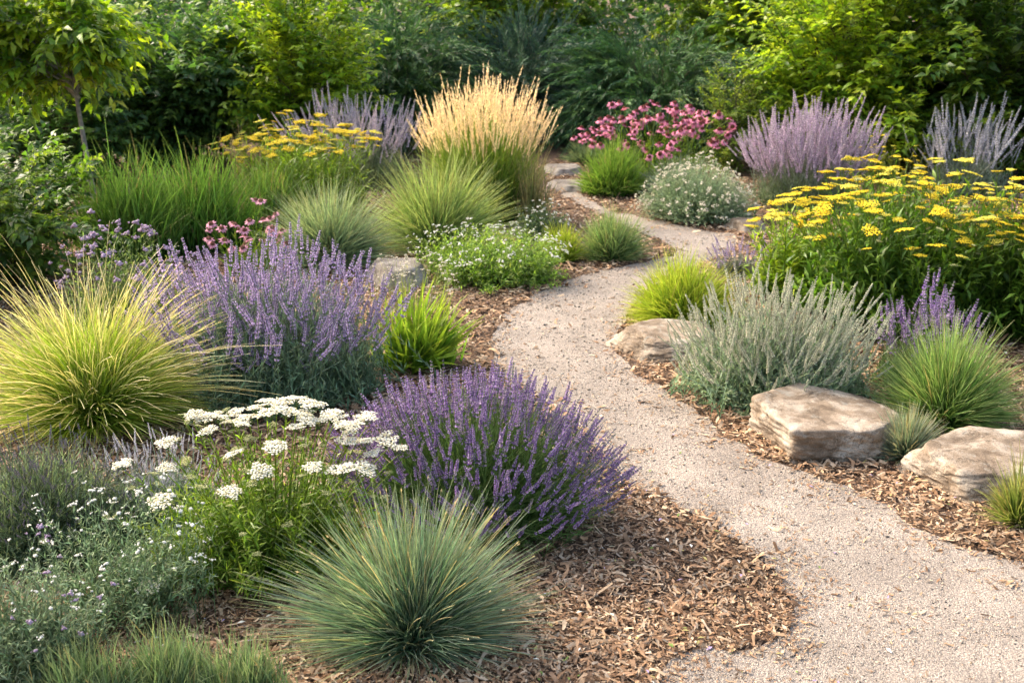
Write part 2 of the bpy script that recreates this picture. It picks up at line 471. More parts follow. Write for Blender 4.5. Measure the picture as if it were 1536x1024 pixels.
def cone_tpl(pet, cone, seed=0, droop=0.5, n=13):
    r = np.random.default_rng(seed)
    b = MB()
    a = np.arange(n) * 2 * math.pi / n + r.normal(0, .08, n)
    d = np.stack([np.cos(a), np.sin(a), -droop + r.normal(0, .12, n)], -1)
    p = np.stack([np.cos(a) * .22, np.sin(a) * .22, np.zeros(n)], -1)
    b.leaves(p, d, np.tile([0, 0, 1.], (n, 1)), r.uniform(.75, 1.0, n), np.full(n, .42), np.array(pet) * r.uniform(.75, 1.25, (n, 1)), -.12, .12)
    k = 70
    q = np.arange(k); z = 1 - (q + .5) / k; rr = np.sqrt(1 - z * z); aa = q * 2.4
    pos = np.stack([np.cos(aa) * rr * .38, np.sin(aa) * rr * .38, z * .42], -1)
    b.stamp(blob_tpl((1, 1, 1), 1.6, 4), pos, rot_to(pos + [0, 0, .1], r), np.full(k, .07), np.array(cone) * r.uniform(.6, 1.5, (k, 1)))
    return b.tpl()
def posy_tpl(c, n=7, seed=0):
    r = np.random.default_rng(seed)
    b = MB()
    pos = r.normal(0, .45, (n, 3)); pos[:, 2] = np.abs(pos[:, 2]) * .6
    b.stamp(blob_tpl((1, 1, 1), .7, 5), pos, rot_to(pos + [0, 0, .8], r), r.uniform(.3, .5, n), np.array(c) * r.uniform(.8, 1.15, (n, 1)))
    return b.tpl()
def plume_tpl(c, seed=0, n=46, w=0.045):
    r = np.random.default_rng(seed)
    b = MB()
    s = np.sort(r.uniform(0, 1, n)); a = r.uniform(0, 6.28, n)
    d = np.stack([np.cos(a) * .35, np.sin(a) * .35, np.ones(n)], -1)
    p = np.stack([np.cos(a) * .006, np.sin(a) * .006, s * .93], -1)
    b.diamonds(p, d, r.normal(size=(n, 3)), w * 2.2 * (1.1 - .6 * s), w * .5 * np.ones(n), np.array(c) * r.uniform(.7, 1.25, (n, 1)))
    z = np.linspace(0, 1, 4)
    b.tubes(np.stack([.02 * z ** 2, 0 * z, z], -1)[None], np.linspace(.016, .006, 4)[None], np.tile(np.array(c) * .9, (1, 4, 1)))
    return b.tpl()
LAV = [(.31, .20, .43), (.39, .27, .51), (.50, .38, .60), (.23, .15, .34), (.48, .40, .53)]
LAVG = [(.44, .34, .56), (.52, .42, .63), (.61, .51, .69), (.35, .27, .47), (.50, .45, .56)]
SAGEP = [(.58, .46, .60), (.66, .55, .66), (.48, .37, .52), (.72, .63, .70)]
SAGEW = [(.56, .56, .64), (.66, .66, .70), (.46, .46, .56), (.74, .73, .74)]
SILV = [(.54, .57, .43), (.64, .66, .52), (.46, .50, .37), (.60, .58, .47)]
T_LAV = [spike_tpl(LAV, 9, 5, .095, 1, s) for s in (1, 2, 3)] + [spike_tpl([(.40, .33, .42), (.33, .30, .34), (.46, .38, .50)], 8, 4, .085, 1, 41), spike_tpl([(.22, .16, .30), (.20, .24, .14), (.28, .20, .38)], 7, 5, .07, 1, 42), spike_tpl([c for c in LAV], 11, 5, .09, 1, 43)]
T_LAVG = [spike_tpl(LAVG, 11, 5, .075, 1, s) for s in (4, 5, 6)]
T_SAGEP = [spike_tpl(SAGEP, 15, 5, .055, 0, s, (.3, .3, .28)) for s in (7, 8, 9)]
T_SAGEW = [spike_tpl(SAGEW, 15, 5, .052, 0, s, (.3, .32, .28)) for s in (10, 11, 12)]
T_SAGEB = [spike_tpl([(.80, .70, .76), (.74, .64, .74), (.84, .76, .74), (.62, .52, .68)], 15, 5, .055, 0, s, (.4, .4, .33)) for s in (51, 52)]
T_SILV = [spike_tpl(SILV, 14, 5, .06, 0, s, (.26, .28, .2)) for s in (13, 14, 15)]
T_DUSK = [spike_tpl([(.16, .14, .20), (.20, .18, .24), (.14, .16, .14)], 8, 5, .09, 1, s) for s in (16, 17)]
T_WHITE = [corymb_tpl((.88, .86, .72), (.78, .74, .50), 90, s) for s in (1, 2, 3)]
T_BUD = [corymb_tpl((.60, .60, .30), (.42, .48, .18), 54, s) for s in (4, 5)]
T_YEL = [corymb_tpl((.90, .74, .05), (.80, .60, .035), 80, s) for s in (6, 7, 8)] + [corymb_tpl((.86, .78, .12), (.66, .64, .10), 63, 10)]
T_CONE = [cone_tpl((.70, .24, .35), (.22, .06, .05), s, dr) for s, dr in ((1, .3), (2, .5), (3, .1))]
T_PINK = [cone_tpl((.72, .34, .42), (.30, .14, .10), s, dr) for s, dr in ((4, .1), (5, .3))]
T_POSYW = [posy_tpl((.80, .80, .72), 8, s) for s in (1, 2, 3)]
T_POSYC = [posy_tpl((.78, .73, .58), 6, s) for s in (4, 5)]
T_POSYP = [posy_tpl((.50, .38, .50), 10, s) for s in (6, 7)]
T_PLUME = [plume_tpl((.88, .72, .53), s) for s in (1, 2, 3)]
T_SEED = [plume_tpl((.50, .40, .22), s, 14, .03) for s in (4, 5)]

seed_n = [100]
def new_rng():
    seed_n[0] += 1
    return np.random.default_rng(seed_n[0])
def clump(name, label, cat, box, group=None, k=0.75, R=None):
    X, Y, r, H = span(*box, k)
    return thing(name, label, cat, (X, Y, 0), group), (R or r), H, new_rng()

def grass_tuft(label, box, cols, n=1400, w=0.004, phi=1.5, bow=0.12, dry=0.04, k=0.55, name='grass_clump', group=None, fill=0.6, var=0.25,
               lean=(0, 0), K=8, base=0.2, seeds=0, tip=0.15, up=0.45, pw=1.0, ry=.75, wisp=.06, lobes=.13):
    X, Y, r, H = span(*box, k)
    rng = new_rng()
    mb = MB()
    P = dome(rng, n, r, H, phi, fill, base, K, bow, lean, 0.03, up, pw, 0, ry, wisp, lobes)
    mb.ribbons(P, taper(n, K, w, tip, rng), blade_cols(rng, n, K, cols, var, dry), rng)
    nd = int(n * .05)
    P = dome(rng, nd, r * .7, H * .35, 1.55, .3, .3, K, .1, lean, .02, up, 1, .02, ry, .12)
    mb.ribbons(P, taper(nd, K, w * .9, .3, rng), blade_cols(rng, nd, K, [(.16, .12, .06), (.30, .23, .12), (.40, .32, .19)], .3), rng)
    if not seeds:
        o = mb.build(name, M_GRASS)
        o.location = (X, Y, 0)
        return tag(o, label, 'grass', group)
    t = thing(name, label, 'grass', (X, Y, 0), group)
    mb.build('foliage', M_GRASS, t)
    P = dome(rng, seeds, r * 1.0, H * 1.03, phi * .9, .92, base, K, bow, lean, 0.05, up, pw, 0, ry)
    s = MB()
    s.ribbons(P, taper(seeds, K, w * .8, .6, rng), blade_cols(rng, seeds, K, [cols[0], (.3, .3, .14), (.5, .42, .22)], .2), rng)
    pp, tt = at_s(P, np.full((seeds, 1), .97))
    s.diamonds(pp[:, 0], tt[:, 0], rng.normal(size=(seeds, 3)), np.full(seeds, .012), np.full(seeds, .005), np.tile((.55, .47, .3), (seeds, 1)))
    s.build('seed_stalk_spray', M_GRASS, t)
    return t

def spike_plant(label, box, cols, tpl, n=350, L=0.05, stem_w=0.003, leafL=0.035, leafW=0.004, leaves=14, low=700, phi=1.35, k=0.7, name='lavender_plant',
                cat='lavender', group=None, bow=0.1, fill=0.82, s1=0.62, mat=None, lean=(0, 0), sw=1.0, stemc=None, base=.25, lowh=.55, up=.45, flower='flower_spike', most=100, lobes=.10):
    t, R, H, rng = clump(name, label, cat, box, group, k)
    mat = mat or M_GRASS
    P = dome(rng, n, R, H - L * .8, phi, fill, base, 8, bow, lean, 0.12, up, lobes=lobes)
    mb = MB()
    mb.tubes(P, taper(n, 8, stem_w, .7), blade_cols(rng, n, 8, [cols[0], stemc or cols[-1]], .2))
    leaf_on(mb, rng, P, leaves, .12, s1, leafL, leafW, cols, .55, .3, 'leaf', .15, .1)
    if low:
        Q = dome(rng, low, R * .93, H * lowh, 1.5, .6, base, 6, bow, lean, .03)
        mb.ribbons(Q, taper(low, 6, stem_w * 1.1, .4, rng), blade_cols(rng, low, 6, cols, .3), rng)
        leaf_on(mb, rng, Q, 12, .2, 1, leafL, leafW, cols, .5, .3, 'leaf', .15, .1)
    mb.build('foliage', mat, t)
    p = P[:, -1]; d = norm(P[:, -1] - P[:, -3]) + np.array([0, 0, .5]) + rng.normal(0, .09, (n, 3))
    Ls = L * rng.uniform(.65, 1.25, n)
    flowers(t, flower, tpl, p, rot_to(d, rng), np.stack([Ls * sw, Ls * sw, Ls], -1), M_PETAL, most)
    return t

def yarrow(label, box, cols, tpl, n=30, headR=0.035, k=0.7, phi=1.2, leafL=.06, leafW=.012, leaves=14, low=120, name='yarrow_plant', group=None, buds=0, stem_w=.005,
           heads=None, fill=.8, bow=.08, cat='yarrow', lowh=.75, s1=.92, lean=(0, 0), base=.35):
    t, R, H, rng = clump(name, label, cat, box, group, k)
    P = dome(rng, n, R, H, phi, fill, base, 8, bow, lean, .3, .5)
    if heads is not None:       # heads measured one by one: (x, y, depth offset)
        loc = np.array(t.location)
        for i, (hx, hy, dy) in enumerate(heads):
            Y = loc[1] + dy
            tip = np.array([x_at(hx, hy, Y), Y, z_at(hy, Y)]) - loc
            b = np.array([tip[0] * .45, tip[1] * .45 + rng.normal(0, .02), 0])
            s = np.linspace(0, 1, 8)[:, None]
            c = b * .6 + tip * .4 + np.array([0, 0, .12])
            P[i] = (1 - s) ** 2 * b + 2 * s * (1 - s) * c + s ** 2 * tip
    mb = MB()
    mb.tubes(P, taper(n, 8, stem_w, .7), blade_cols(rng, n, 8, [cols[0], cols[-1]], .2))
    leaf_on(mb, rng, P, leaves, .05, s1, leafL, leafW, cols, .75, .3, 'leaf', .2, .25)
    Q = dome(rng, low, R * .95, H * lowh, 1.35, .55, base, 7, bow, lean, .1)
    mb.tubes(Q, taper(low, 7, stem_w * .7, .5), blade_cols(rng, low, 7, cols, .2))
    leaf_on(mb, rng, Q, leaves + 4, .1, 1, leafL, leafW, cols, .8, .3, 'leaf', .2, .25)
    mb.build('foliage', M_LEAF, t)
    d = np.tile([0, 0, 1.], (n, 1)) + (P[:, -1] - P[:, -2]) * 2.5 + rng.normal(0, .16, (n, 3))
    sc = headR * (rng.uniform(.5, 1.15, n) if heads is None else rng.uniform(.75, 1.15, n))
    pos = P[:, -1] + np.array([0, 0, 1]) * (sc * .7)[:, None]
    flowers(t, 'flower_head', tpl, pos, rot_to(d, rng), np.stack([sc, sc, sc * .8], -1), M_PETAL, 100)
    if buds:
        B = dome(rng, buds, R, H * .97, phi, .75, base, 8, bow, lean, .3, .5)
        m2 = MB()
        m2.tubes(B, taper(buds, 8, stem_w * .7, .7), blade_cols(rng, buds, 8, [cols[0], cols[-1]], .2))
        leaf_on(m2, rng, B, leaves, .05, .9, leafL * .8, leafW, cols, .75, .3)
        m2.build('budding_foliage', M_LEAF, t)
        sb = headR * .45 * rng.uniform(.5, 1.2, buds)
        flowers(t, 'flower_bud', T_BUD, B[:, -1] + np.array([0, 0, 1]) * (sb * .6)[:, None], rot_to(np.tile([0, 0, 1.], (buds, 1)) + rng.normal(0, .2, (buds, 3)), rng), sb[:, None], M_PETAL, 60)
    return t

def mound(label, box, cols, tpl, n=500, flowersN=150, fs=.008, leafL=.02, leafW=.006, leaves=16, k=.75, name='flowering_mound', cat='plant', group=None, mat=None,
          phi=1.5, stem_w=.0025, fill=.7, bow=.1, fpart='blossom', s0=.25, fphi=1.4, rise=1.05, most=100, ang=.8, base=.3):
    t, R, H, rng = clump(name, label, cat, box, group, k)
    P = dome(rng, n, R, H, phi, fill, base, 7, bow, (0, 0), .04)
    mb = MB()
    mb.tubes(P, taper(n, 7, stem_w, .6), blade_cols(rng, n, 7, cols, .2))
    leaf_on(mb, rng, P, leaves, s0, 1.0, leafL, leafW, cols, ang, .3)
    if flowersN:
        Q = dome(rng, flowersN, R * 1.0, H * rise, fphi, .9, base, 7, bow, (0, 0), .08)
        mb.tubes(Q, taper(flowersN, 7, stem_w * .8, .6), blade_cols(rng, flowersN, 7, cols, .2))
        leaf_on(mb, rng, Q, max(6, leaves // 2), .3, .95, leafL * .8, leafW, cols, ang, .3)
    mb.build('foliage', mat or M_LEAF, t)
    if flowersN:
        flowers(t, fpart, tpl, Q[:, -1], rot_to(norm(Q[:, -1] - Q[:, -3]) + [0, 0, .6], rng), (fs * rng.uniform(.6, 1.4, flowersN))[:, None], M_PETAL, most)
    return t

def coneflowers(label, box, n, tpl, headR, cols, k=.6, phi=1.0, low=150, leafL=.09, leafW=.014, name='coneflower_plant', group=None, base=.55, fill=.75, stem_w=.005):
    t, R, H, rng = clump(name, label, 'coneflower', box, group, k)
    P = dome(rng, n, R, H, phi, fill, base, 8, .06, (0, 0), .3, .5)
    mb = MB()
    mb.tubes(P, taper(n, 8, stem_w, .8), blade_cols(rng, n, 8, cols, .2))
    leaf_on(mb, rng, P, 7, .05, .7, leafL, leafW, cols, .6, .3)
    Q = dome(rng, low, R * .95, H * .6, 1.3, .6, base, 7, .12, (0, 0), .1)
    mb.ribbons(Q, taper(low, 7, leafW, .1, rng), blade_cols(rng, low, 7, cols, .3), rng)
    mb.build('foliage', M_LEAF, t)
    d = np.tile([0, 0, 1.], (n, 1)) + rng.normal(0, .28, (n, 3)) + [0, -.4, 0]
    sc = headR * (rng.uniform(.5, 1.15, n) if heads is None else rng.uniform(.75, 1.15, n))
    flowers(t, 'flower_head', tpl, P[:, -1], rot_to(d, rng), sc[:, None], M_PETAL, 100)
    return t

def woody(name, label, cat, X, Y, R, H, z0, cols, limbs=26, twigs=14, per=12, leafL=.05, leafW=.022, twigL=.35, trunk=.05, bark=(.10, .075, .055), mat=None, group=None,
          stems=1, droop=0.0, spread=1.0, kind='leaf', ang=.85, fold=.2, Ry=None, s0=.35, shell=.55, trunkpart='trunk', crown='crown', lift=.35, lean=(0, 0), seed=None):
    """a shrub or small tree: trunk(s), limbs, twigs, and leaves set along every twig"""
    rng = new_rng()
    t = thing(name, label, cat, (X, Y, 0), group)
    Ry = Ry or R
    az = rng.uniform(0, 6.28, limbs) + np.arange(limbs) * 2.4
    cz = rng.uniform(-1, 1, limbs); sr = np.sqrt(1 - cz ** 2)
    q = rng.uniform(shell, 1.0, limbs)
    tip = np.stack([np.cos(az) * sr * R * q, np.sin(az) * sr * Ry * q, (z0 + H) / 2 + cz * q * (H - z0) / 2], -1)
    tip[:, 0] += lean[0]; tip[:, 1] += lean[1]
    if stems == 1:
        hz = np.clip(z0 * .9 + (tip[:, 2] - z0) * rng.uniform(.0, .45, limbs), .05, H * .9)
        b = np.stack([lean[0] * .3 * hz / H + 0 * hz, 0 * hz, hz], -1)
    else:
        a2 = rng.uniform(0, 6.28, limbs)
        b = np.stack([np.cos(a2), np.sin(a2), 0 * a2], -1) * min(R * .18, .25) * rng.uniform(0, 1, (limbs, 1))
    ln = np.linalg.norm(tip - b, axis=1)[:, None]
    c = b * .5 + tip * .5 + np.array([0, 0, 1.]) * ln * lift * rng.uniform(.3, 1, (limbs, 1)) - (tip - b) * np.array([.25, .25, 0])
    s = np.linspace(0, 1, 8)[None, :, None]
    L = (1 - s) ** 2 * b[:, None] + 2 * s * (1 - s) * c[:, None] + s ** 2 * tip[:, None]
    L = L + rng.normal(0, .02, L.shape) * ln[:, None]
    wood = MB()
    wood.tubes(L, np.linspace(1, .25, 8)[None] * (trunk * (.55 if stems == 1 else .5) * rng.uniform(.6, 1.1, (limbs, 1))), np.tile(np.array(bark), (limbs, 8, 1)) * rng.uniform(.7, 1.3, (limbs, 8, 1)), 5)
    if stems == 1:
        zz = np.linspace(0, H * .8, 9)
        tp = np.stack([lean[0] * .3 * zz / H + rng.normal(0, .006, 9), rng.normal(0, .006, 9), zz], -1)
        wood.tubes(tp[None], np.linspace(1.1, .35, 9)[None] * trunk, np.tile(np.array(bark), (1, 9, 1)) * rng.uniform(.8, 1.2, (1, 9, 1)), 9)
    # twigs
    st = rng.uniform(s0, 1.0, (limbs, twigs)); st[:, 0] = .99
    p, tg = at_s(L, st)
    out = p - np.array([lean[0] * .5, 0, (z0 + H) * .4]); out[..., 2] *= .5
    d = norm(tg * .7 + norm(out) * .8 * spread + rng.normal(0, .55, p.shape) + np.array([0, 0, .15]))
    tl = twigL * rng.uniform(.45, 1.25, (limbs, twigs, 1))
    p = p.reshape(-1, 3); d = d.reshape(-1, 3); tl = tl.reshape(-1, 1)
    e = p + d * tl; e[:, 2] -= droop * tl[:, 0]
    cc = p + d * tl * .5; cc[:, 2] += tl[:, 0] * (.08 + droop * .25)
    s = np.linspace(0, 1, 6)[None, :, None]
    T = (1 - s) ** 2 * p[:, None] + 2 * s * (1 - s) * cc[:, None] + s ** 2 * e[:, None]
    T[..., 2] = np.maximum(T[..., 2], .02)
    wood.tubes(T, np.linspace(1, .4, 6)[None] * np.full((len(T), 1), max(.004, trunk * .09)), np.tile(np.array(bark) * .9 + np.array(cols[0]) * .3, (len(T), 6, 1)), 3)
    wood.build(trunkpart, M_WOOD, t)
    fol = MB()
    # whole sprays differ in tone: young growth and old wood
    tone = rng.uniform(0, 1, len(T))
    C = ramp(cols, np.clip(tone + rng.normal(0, .1, len(T)), 0, 1))
    N = len(T)
    ss = .08 + .92 * (np.arange(per)[None] + rng.uniform(0, 1, (N, per))) / per
    pp, tt = at_s(T, ss)
    sign = np.where(np.arange(per) % 2 == 0, 1., -1.)[None, :, None]
    upv = norm(np.array([0, 0, 1.]) + rng.normal(0, .25, (N, 1, 3)))
    side = norm(np.cross(tt, np.broadcast_to(upv, tt.shape))) * sign
    dd = tt * math.cos(ang) + side * math.sin(ang) + rng.normal(0, .22, tt.shape)
    dd[..., 2] -= droop * .3
    ll = leafL * rng.uniform(.6, 1.2, (N, per))
    cc = np.repeat(C[:, None], per, 1) * rng.uniform(.75, 1.3, (N, per, 1)) * rng.uniform(.92, 1.08, (N, per, 3))
    uu = norm(np.broadcast_to(upv, tt.shape) + rng.normal(0, .35, tt.shape))
    f = lambda x: x.reshape(-1, 3)
    if kind == 'leaf': fol.leaves(f(pp), f(dd), f(uu), ll.ravel(), ll.ravel() * leafW / leafL, f(cc), fold, .22)
    else: fol.diamonds(f(pp), f(dd), f(rng.normal(size=tt.shape)), ll.ravel(), ll.ravel() * leafW / leafL, f(cc))
    fol.build(crown, mat or M_LEAF, t)
    return t

def boulder(label, box, planes, mat, k=.7, p=14, seed=0, group=None, name='boulder', rough=.03, depth=None, rz=0, sink=.25, sub=6, zscale=1.0, hh=None):
    import bmesh
    X, Y, R, H = span(*box, k)
    Ry = depth or R
    H = hh or max(z_at(box[2], Y + .75 * Ry), .02) * zscale
    bm = bmesh.new()
    bmesh.ops.create_icosphere(bm, subdivisions=sub, radius=1)
    pl = [(Vector(n).normalized(), h) for n, h in planes]
    off = Vector((seed * 7.3, seed * 3.1, seed))
    for v in bm.verts:
        d = v.co.normalized()
        a = 0.0
        for n, h in pl:
            q = n.dot(d)
            if q > 0: a += (q / h) ** p
        r = a ** (-1 / p)
        co = d * r
        m = noise.fractal(co * 1.6 + off, 1.0, 2.0, 4) * rough * 1.5
        m += noise.fractal(Vector((co.x * 6, co.y * 6, co.z * 7)) + off, 1.0, 2.0, 6) * rough * .5
        rid = abs(noise.noise(co * 2.4 + off * 2))
        m -= max(0, .05 - rid) * rough * 9
        co = co * (1 + m)
        v.co = Vector((co.x * R, co.y * Ry, (co.z + (1 - sink)) * H / (2 - sink)))
    me = bpy.data.meshes.new(name)
    bm.to_mesh(me); bm.free()
    for f in me.polygons: f.use_smooth = True
    me.materials.append(mat)
    o = bpy.data.objects.new(name, me)
    COL.objects.link(o)
    o.location = (X, Y, -.022); o.rotation_euler = (0, 0, rz)
    return tag(o, label, 'rock', group)

# ------------------------------------------------------------------ ground and path
def flat(name, pts, z, mat):
    me = bpy.data.meshes.new(name)
    me.from_pydata([(x, y, z) for x, y in pts], [], [list(range(len(pts)))])
    me.materials.append(mat)
    o = bpy.data.objects.new(name, me)
    COL.objects.link(o)
    o['kind'] = 'structure'
    return o
M_SOIL = soil_mat()
flat('ground', [(-150, -60), (150, -60), (150, 240), (-150, 240)], 0.0, M_SOIL)
left_px = [(820, 1150), (965, 1040), (1000, 993), (1065, 978), (1150, 965), (1192, 925), (1180, 875), (1135, 832), (1090, 800), (1030, 765), (960, 735), (905, 690), (862, 640), (815, 600), (765, 572), (742, 540), (738, 505),
           (755, 475), (790, 450), (876, 414), (955, 396), (1007, 384), (1010, 374), (982, 359), (950, 344), (908, 325), (872, 308), (840, 292)]
right_px = [(862, 283), (885, 300), (917, 317), (963, 326), (1012, 337), (1070, 349), (1104, 352), (1100, 372), (1060, 392), (1000, 420), (950, 460), (928, 495), (930, 530), (960, 562), (1010, 592), (1055, 622), (1090, 655), (1140, 685), (1210, 712), (1275, 732),
            (1330, 762), (1390, 800), (1450, 825), (1560, 852), (1800, 900), (2200, 1000), (2200, 1150)]
def smooth_curve(pts, m=10):
    P = np.array(pts); out = []
    Q = np.concatenate([[2 * P[0] - P[1]], P, [2 * P[-1] - P[-2]]])
    for i in range(1, len(Q) - 2):
        t = np.linspace(0, 1, m, endpoint=False)[:, None]
        a, b, c, d = Q[i - 1], Q[i], Q[i + 1], Q[i + 2]
        out.append(.5 * (2 * b + (c - a) * t + (2 * a - 5 * b + 4 * c - d) * t ** 2 + (3 * b - a - 3 * c + d) * t ** 3))
    return np.concatenate(out + [P[-1:]])
rngp = np.random.default_rng(3)
le = smooth_curve([ground(*p) for p in left_px]); re_ = smooth_curve([ground(*p) for p in right_px])
edge = np.concatenate([le, re_])
wob = np.array([[noise.noise(Vector((x * 9, y * 9, 1))), noise.noise(Vector((x * 9, y * 9, 7)))] for x, y in edge])
edge = edge + wob * .05
PATH = edge
flat('path', [tuple(p) for p in edge], 0.004, path_mat())
def inside(pts, poly):
    x, y = pts[:, 0], pts[:, 1]
    r = np.zeros(len(pts), bool)
    j = len(poly) - 1
    for i in range(len(poly)):
        xi, yi = poly[i]; xj, yj = poly[j]
        c = ((yi > y) != (yj > y)) & (x < (xj - xi) * (y - yi) / (yj - yi + 1e-12) + xi)
        r ^= c
        j = i
    return r
def edge_dist(pts, poly):
    d = np.full(len(pts), 9.0)
    for i in range(0, len(poly) - 1):
        a, b = poly[i], poly[i + 1]
        ab = b - a
        t = np.clip(((pts - a) @ ab) / (ab @ ab + 1e-12), 0, 1)
        d = np.minimum(d, np.linalg.norm(pts - a - t[:, None] * ab, axis=1))
    return d
def scatter_ground(rng, n, y0, y1, pw):
    """points over the visible wedge of ground, thinning with distance"""
    Y = y0 * (y1 / y0) ** (rng.uniform(0, 1, n) ** pw)
    X = rng.uniform(-1, 1, n) * (Y * .56 + .25)
    return np.stack([X, Y], -1)
def build_mulch():
    rng = np.random.default_rng(11)
    pts = scatter_ground(rng, 270000, 1.9, 11.0, 1.0)
    ins = inside(pts, PATH); ed = edge_dist(pts, PATH)
    keep = (~ins) | (ins & (rng.uniform(size=len(pts)) < .9 * np.exp(-ed / (.075 * np.array([max(.35, 1 + 2.6 * noise.noise(Vector((x * 6, y * 6, 3)))) for x, y in pts]))) + .018))
    pts, ins, ed = pts[keep], ins[keep], ed[keep]
    n = len(pts)
    az = rng.uniform(0, 6.28, n)
    d = np.stack([np.cos(az), np.sin(az), rng.normal(0, .22, n)], -1)
    up = norm(np.array([0, 0, 1.]) + rng.normal(0, .35, (n, 3)))
    far = np.clip(pts[:, 1] / 3.2, .9, 2.2)
    L = np.clip(rng.gamma(2.0, .0092, n), .006, .08) * np.sqrt(far); L[ins] *= .55
    W = np.clip(rng.uniform(.14, .42, n) * L, .004, .013) * far ** .4
    z = rng.uniform(.003, .022, n); z[ins] = .008
    pal = np.array([(.33, .20, .115), (.40, .265, .16), (.49, .36, .24), (.22, .125, .07), (.12, .07, .04), (.41, .31, .22), (.29, .18, .11)])
    C = pal[rng.choice(7, n, p=[.2, .18, .13, .17, .12, .10, .10])] * rng.uniform(.75, 1.2, (n, 1))
    C *= np.array([1 + .35 * noise.noise(Vector((x * 2.2, y * 2.2, 9))) for x, y in pts])[:, None]
    mb = MB()
    q = rng.uniform(size=n) < .35
    p = np.stack([pts[:, 0], pts[:, 1], z], -1) - d * L[:, None] * .5
    p[:, 2] = np.maximum(p[:, 2], .005)
    mb.leaves(p[q], d[q], up[q], L[q], W[q], C[q], rng.choice([.25, -.2, .1], q.sum())[:, None], rng.normal(0, .12, q.sum())[:, None])
    q = ~q
    s = np.linspace(0, 1, 4)
    bend = rng.normal(0, .10, (q.sum(), 1)) * L[q][:, None]; kink = rng.normal(0, .10, (q.sum(), 1)) * L[q][:, None]
    sd = norm(np.cross(d[q], up[q]))
    P = p[q][:, None] + d[q][:, None] * (L[q][:, None] * s)[..., None]
    P[..., 2] += bend * np.sin(s * math.pi)
    P = P + sd[:, None] * (kink * np.sin(s * math.pi * 1.4))[..., None]
    P[..., 2] = np.maximum(P[..., 2], .004)
    Wd = W[q][:, None] * rng.uniform(.45, 1.15, (q.sum(), 4))
    mb.ribbons(P, Wd, np.repeat(C[q][:, None], 4, 1) * rng.uniform(.85, 1.15, (q.sum(), 4, 1)), rng, up[q][:, None])
    o = mb.build('bark_mulch', M_CHIP)
    tag(o, 'shredded brown bark mulch lying between the plants', None, None, 'stuff')
def build_grains():
    rng = np.random.default_rng(12)
    pts = scatter_ground(rng, 400000, 2.0, 7.5, 1.0)
    ins = inside(pts, PATH); ed = edge_dist(pts, PATH)
    keep = ins | (rng.uniform(size=len(pts)) < .4 * np.exp(-ed / .06))
    pts = pts[keep]; n = len(pts)
    t = blob_tpl((1, 1, 1), .7, 4)
    pal = np.array([(.285, .245, .20), (.365, .317, .262), (.51, .46, .39), (.165, .145, .122), (.07, .065, .06), (.30, .225, .155)])
    C = pal[rng.choice(6, n, p=[.24, .24, .15, .15, .14, .08])] * rng.uniform(.85, 1.1, (n, 1))
    pat = np.array([noise.fractal(Vector((x * 3, y * 3, 4)), 1.0, 2.0, 4) for x, y in pts])
    keep2 = rng.uniform(size=n) < np.clip(.62 + pat * .9, .18, 1)
    pts, C = pts[keep2], C[keep2]; n = len(pts)
    sc = np.clip(rng.gamma(2.0, .00050, n), .0006, .006) * np.clip(pts[:, 1] / 3, .9, 1.8)
    mb = MB()
    mb.stamp(t, np.stack([pts[:, 0], pts[:, 1], .004 + sc * .35], -1), rot_to(np.tile([0, 0, 1.], (n, 1)) + rng.normal(0, .4, (n, 3)), rng), np.stack([sc * rng.uniform(.8, 1.5, n), sc, sc], -1), C)
    o = mb.build('gravel', M_GRAIN)
    tag(o, 'loose crushed gravel grains on the winding path', None, None, 'stuff')
build_mulch()
build_grains()

# ------------------------------------------------------------------ stones
TAN = stone_mat('tan_sandstone', (.12, .087, .06), (.235, .18, .13), (.42, .36, .29))
GREY = stone_mat('grey_stone', (.10, .085, .072), (.22, .19, .16), (.34, .305, .265))
boulder('large tan sandstone boulder with a broad flat top beside the path', (1137, 1334, 588, 693),
        [((0.05, -.10, 1), .84), ((-1, -.28, -.04), .92), ((.06, -1, -.05), .80), ((.62, -.8, 0), .92), ((1, .15, .05), 1.0), ((.2, 1, .1), .95), ((-.55, .8, .1), .92), ((0, 0, -1), 1), ((.45, .55, .7), .98)],
        TAN, k=.85, seed=1, rough=.045, depth=.29, zscale=1.0, p=24, hh=.185)
boulder('tan boulder with a pitted sloping face beside the tuft at the edge of the frame', (1367, 1600, 676, 764),
        [((0.0, -.3, 1), .84), ((-1, -.4, .1), .86), ((-.1, -1, .25), .78), ((.7, -.8, .1), .9), ((1, .1, .15), 1.0), ((.2, 1, .2), .95), ((-.6, .8, .25), .9), ((0, 0, -1), 1)],
        TAN, k=.8, seed=2, rough=.05, depth=.24, zscale=1.0, p=16, hh=.155)
boulder('low rounded brown stone below the bright green sedge by the path', (928, 1075, 489, 541),
        [((0.05, -.15, 1), .85), ((-.85, -.5, .25), .82), ((-.1, -1, .25), .8), ((.7, -.8, .3), .9), ((1, .1, .15), 1.0), ((.2, 1, .2), .95), ((-.6, .8, .25), .9), ((0, 0, -1), 1)],
        TAN, k=.7, seed=3, rough=.05, hh=.135)
boulder('grey stone half hidden between the white flowering mound and the pale lavender', (560, 640, 384, 432),
        [((0, -.2, 1), .85), ((-.9, -.4, .3), .85), ((0, -1, .3), .85), ((.8, -.6, .3), .85), ((1, .3, .2), 1), ((0, 1, .2), 1), ((0, 0, -1), 1)], GREY, k=.7, seed=4, hh=.15, sub=5)
boulder('upper of two flat grey stepping stones beside the plumed grass', (822, 874, 241, 263),
        [((0, -.1, 1), .8), ((-.9, -.4, .3), .85), ((0, -1, .2), .85), ((.8, -.6, .3), .85), ((1, .3, .2), 1), ((0, 1, .2), 1), ((0, 0, -1), 1)], GREY, k=.7, seed=5, sub=5, hh=.10)
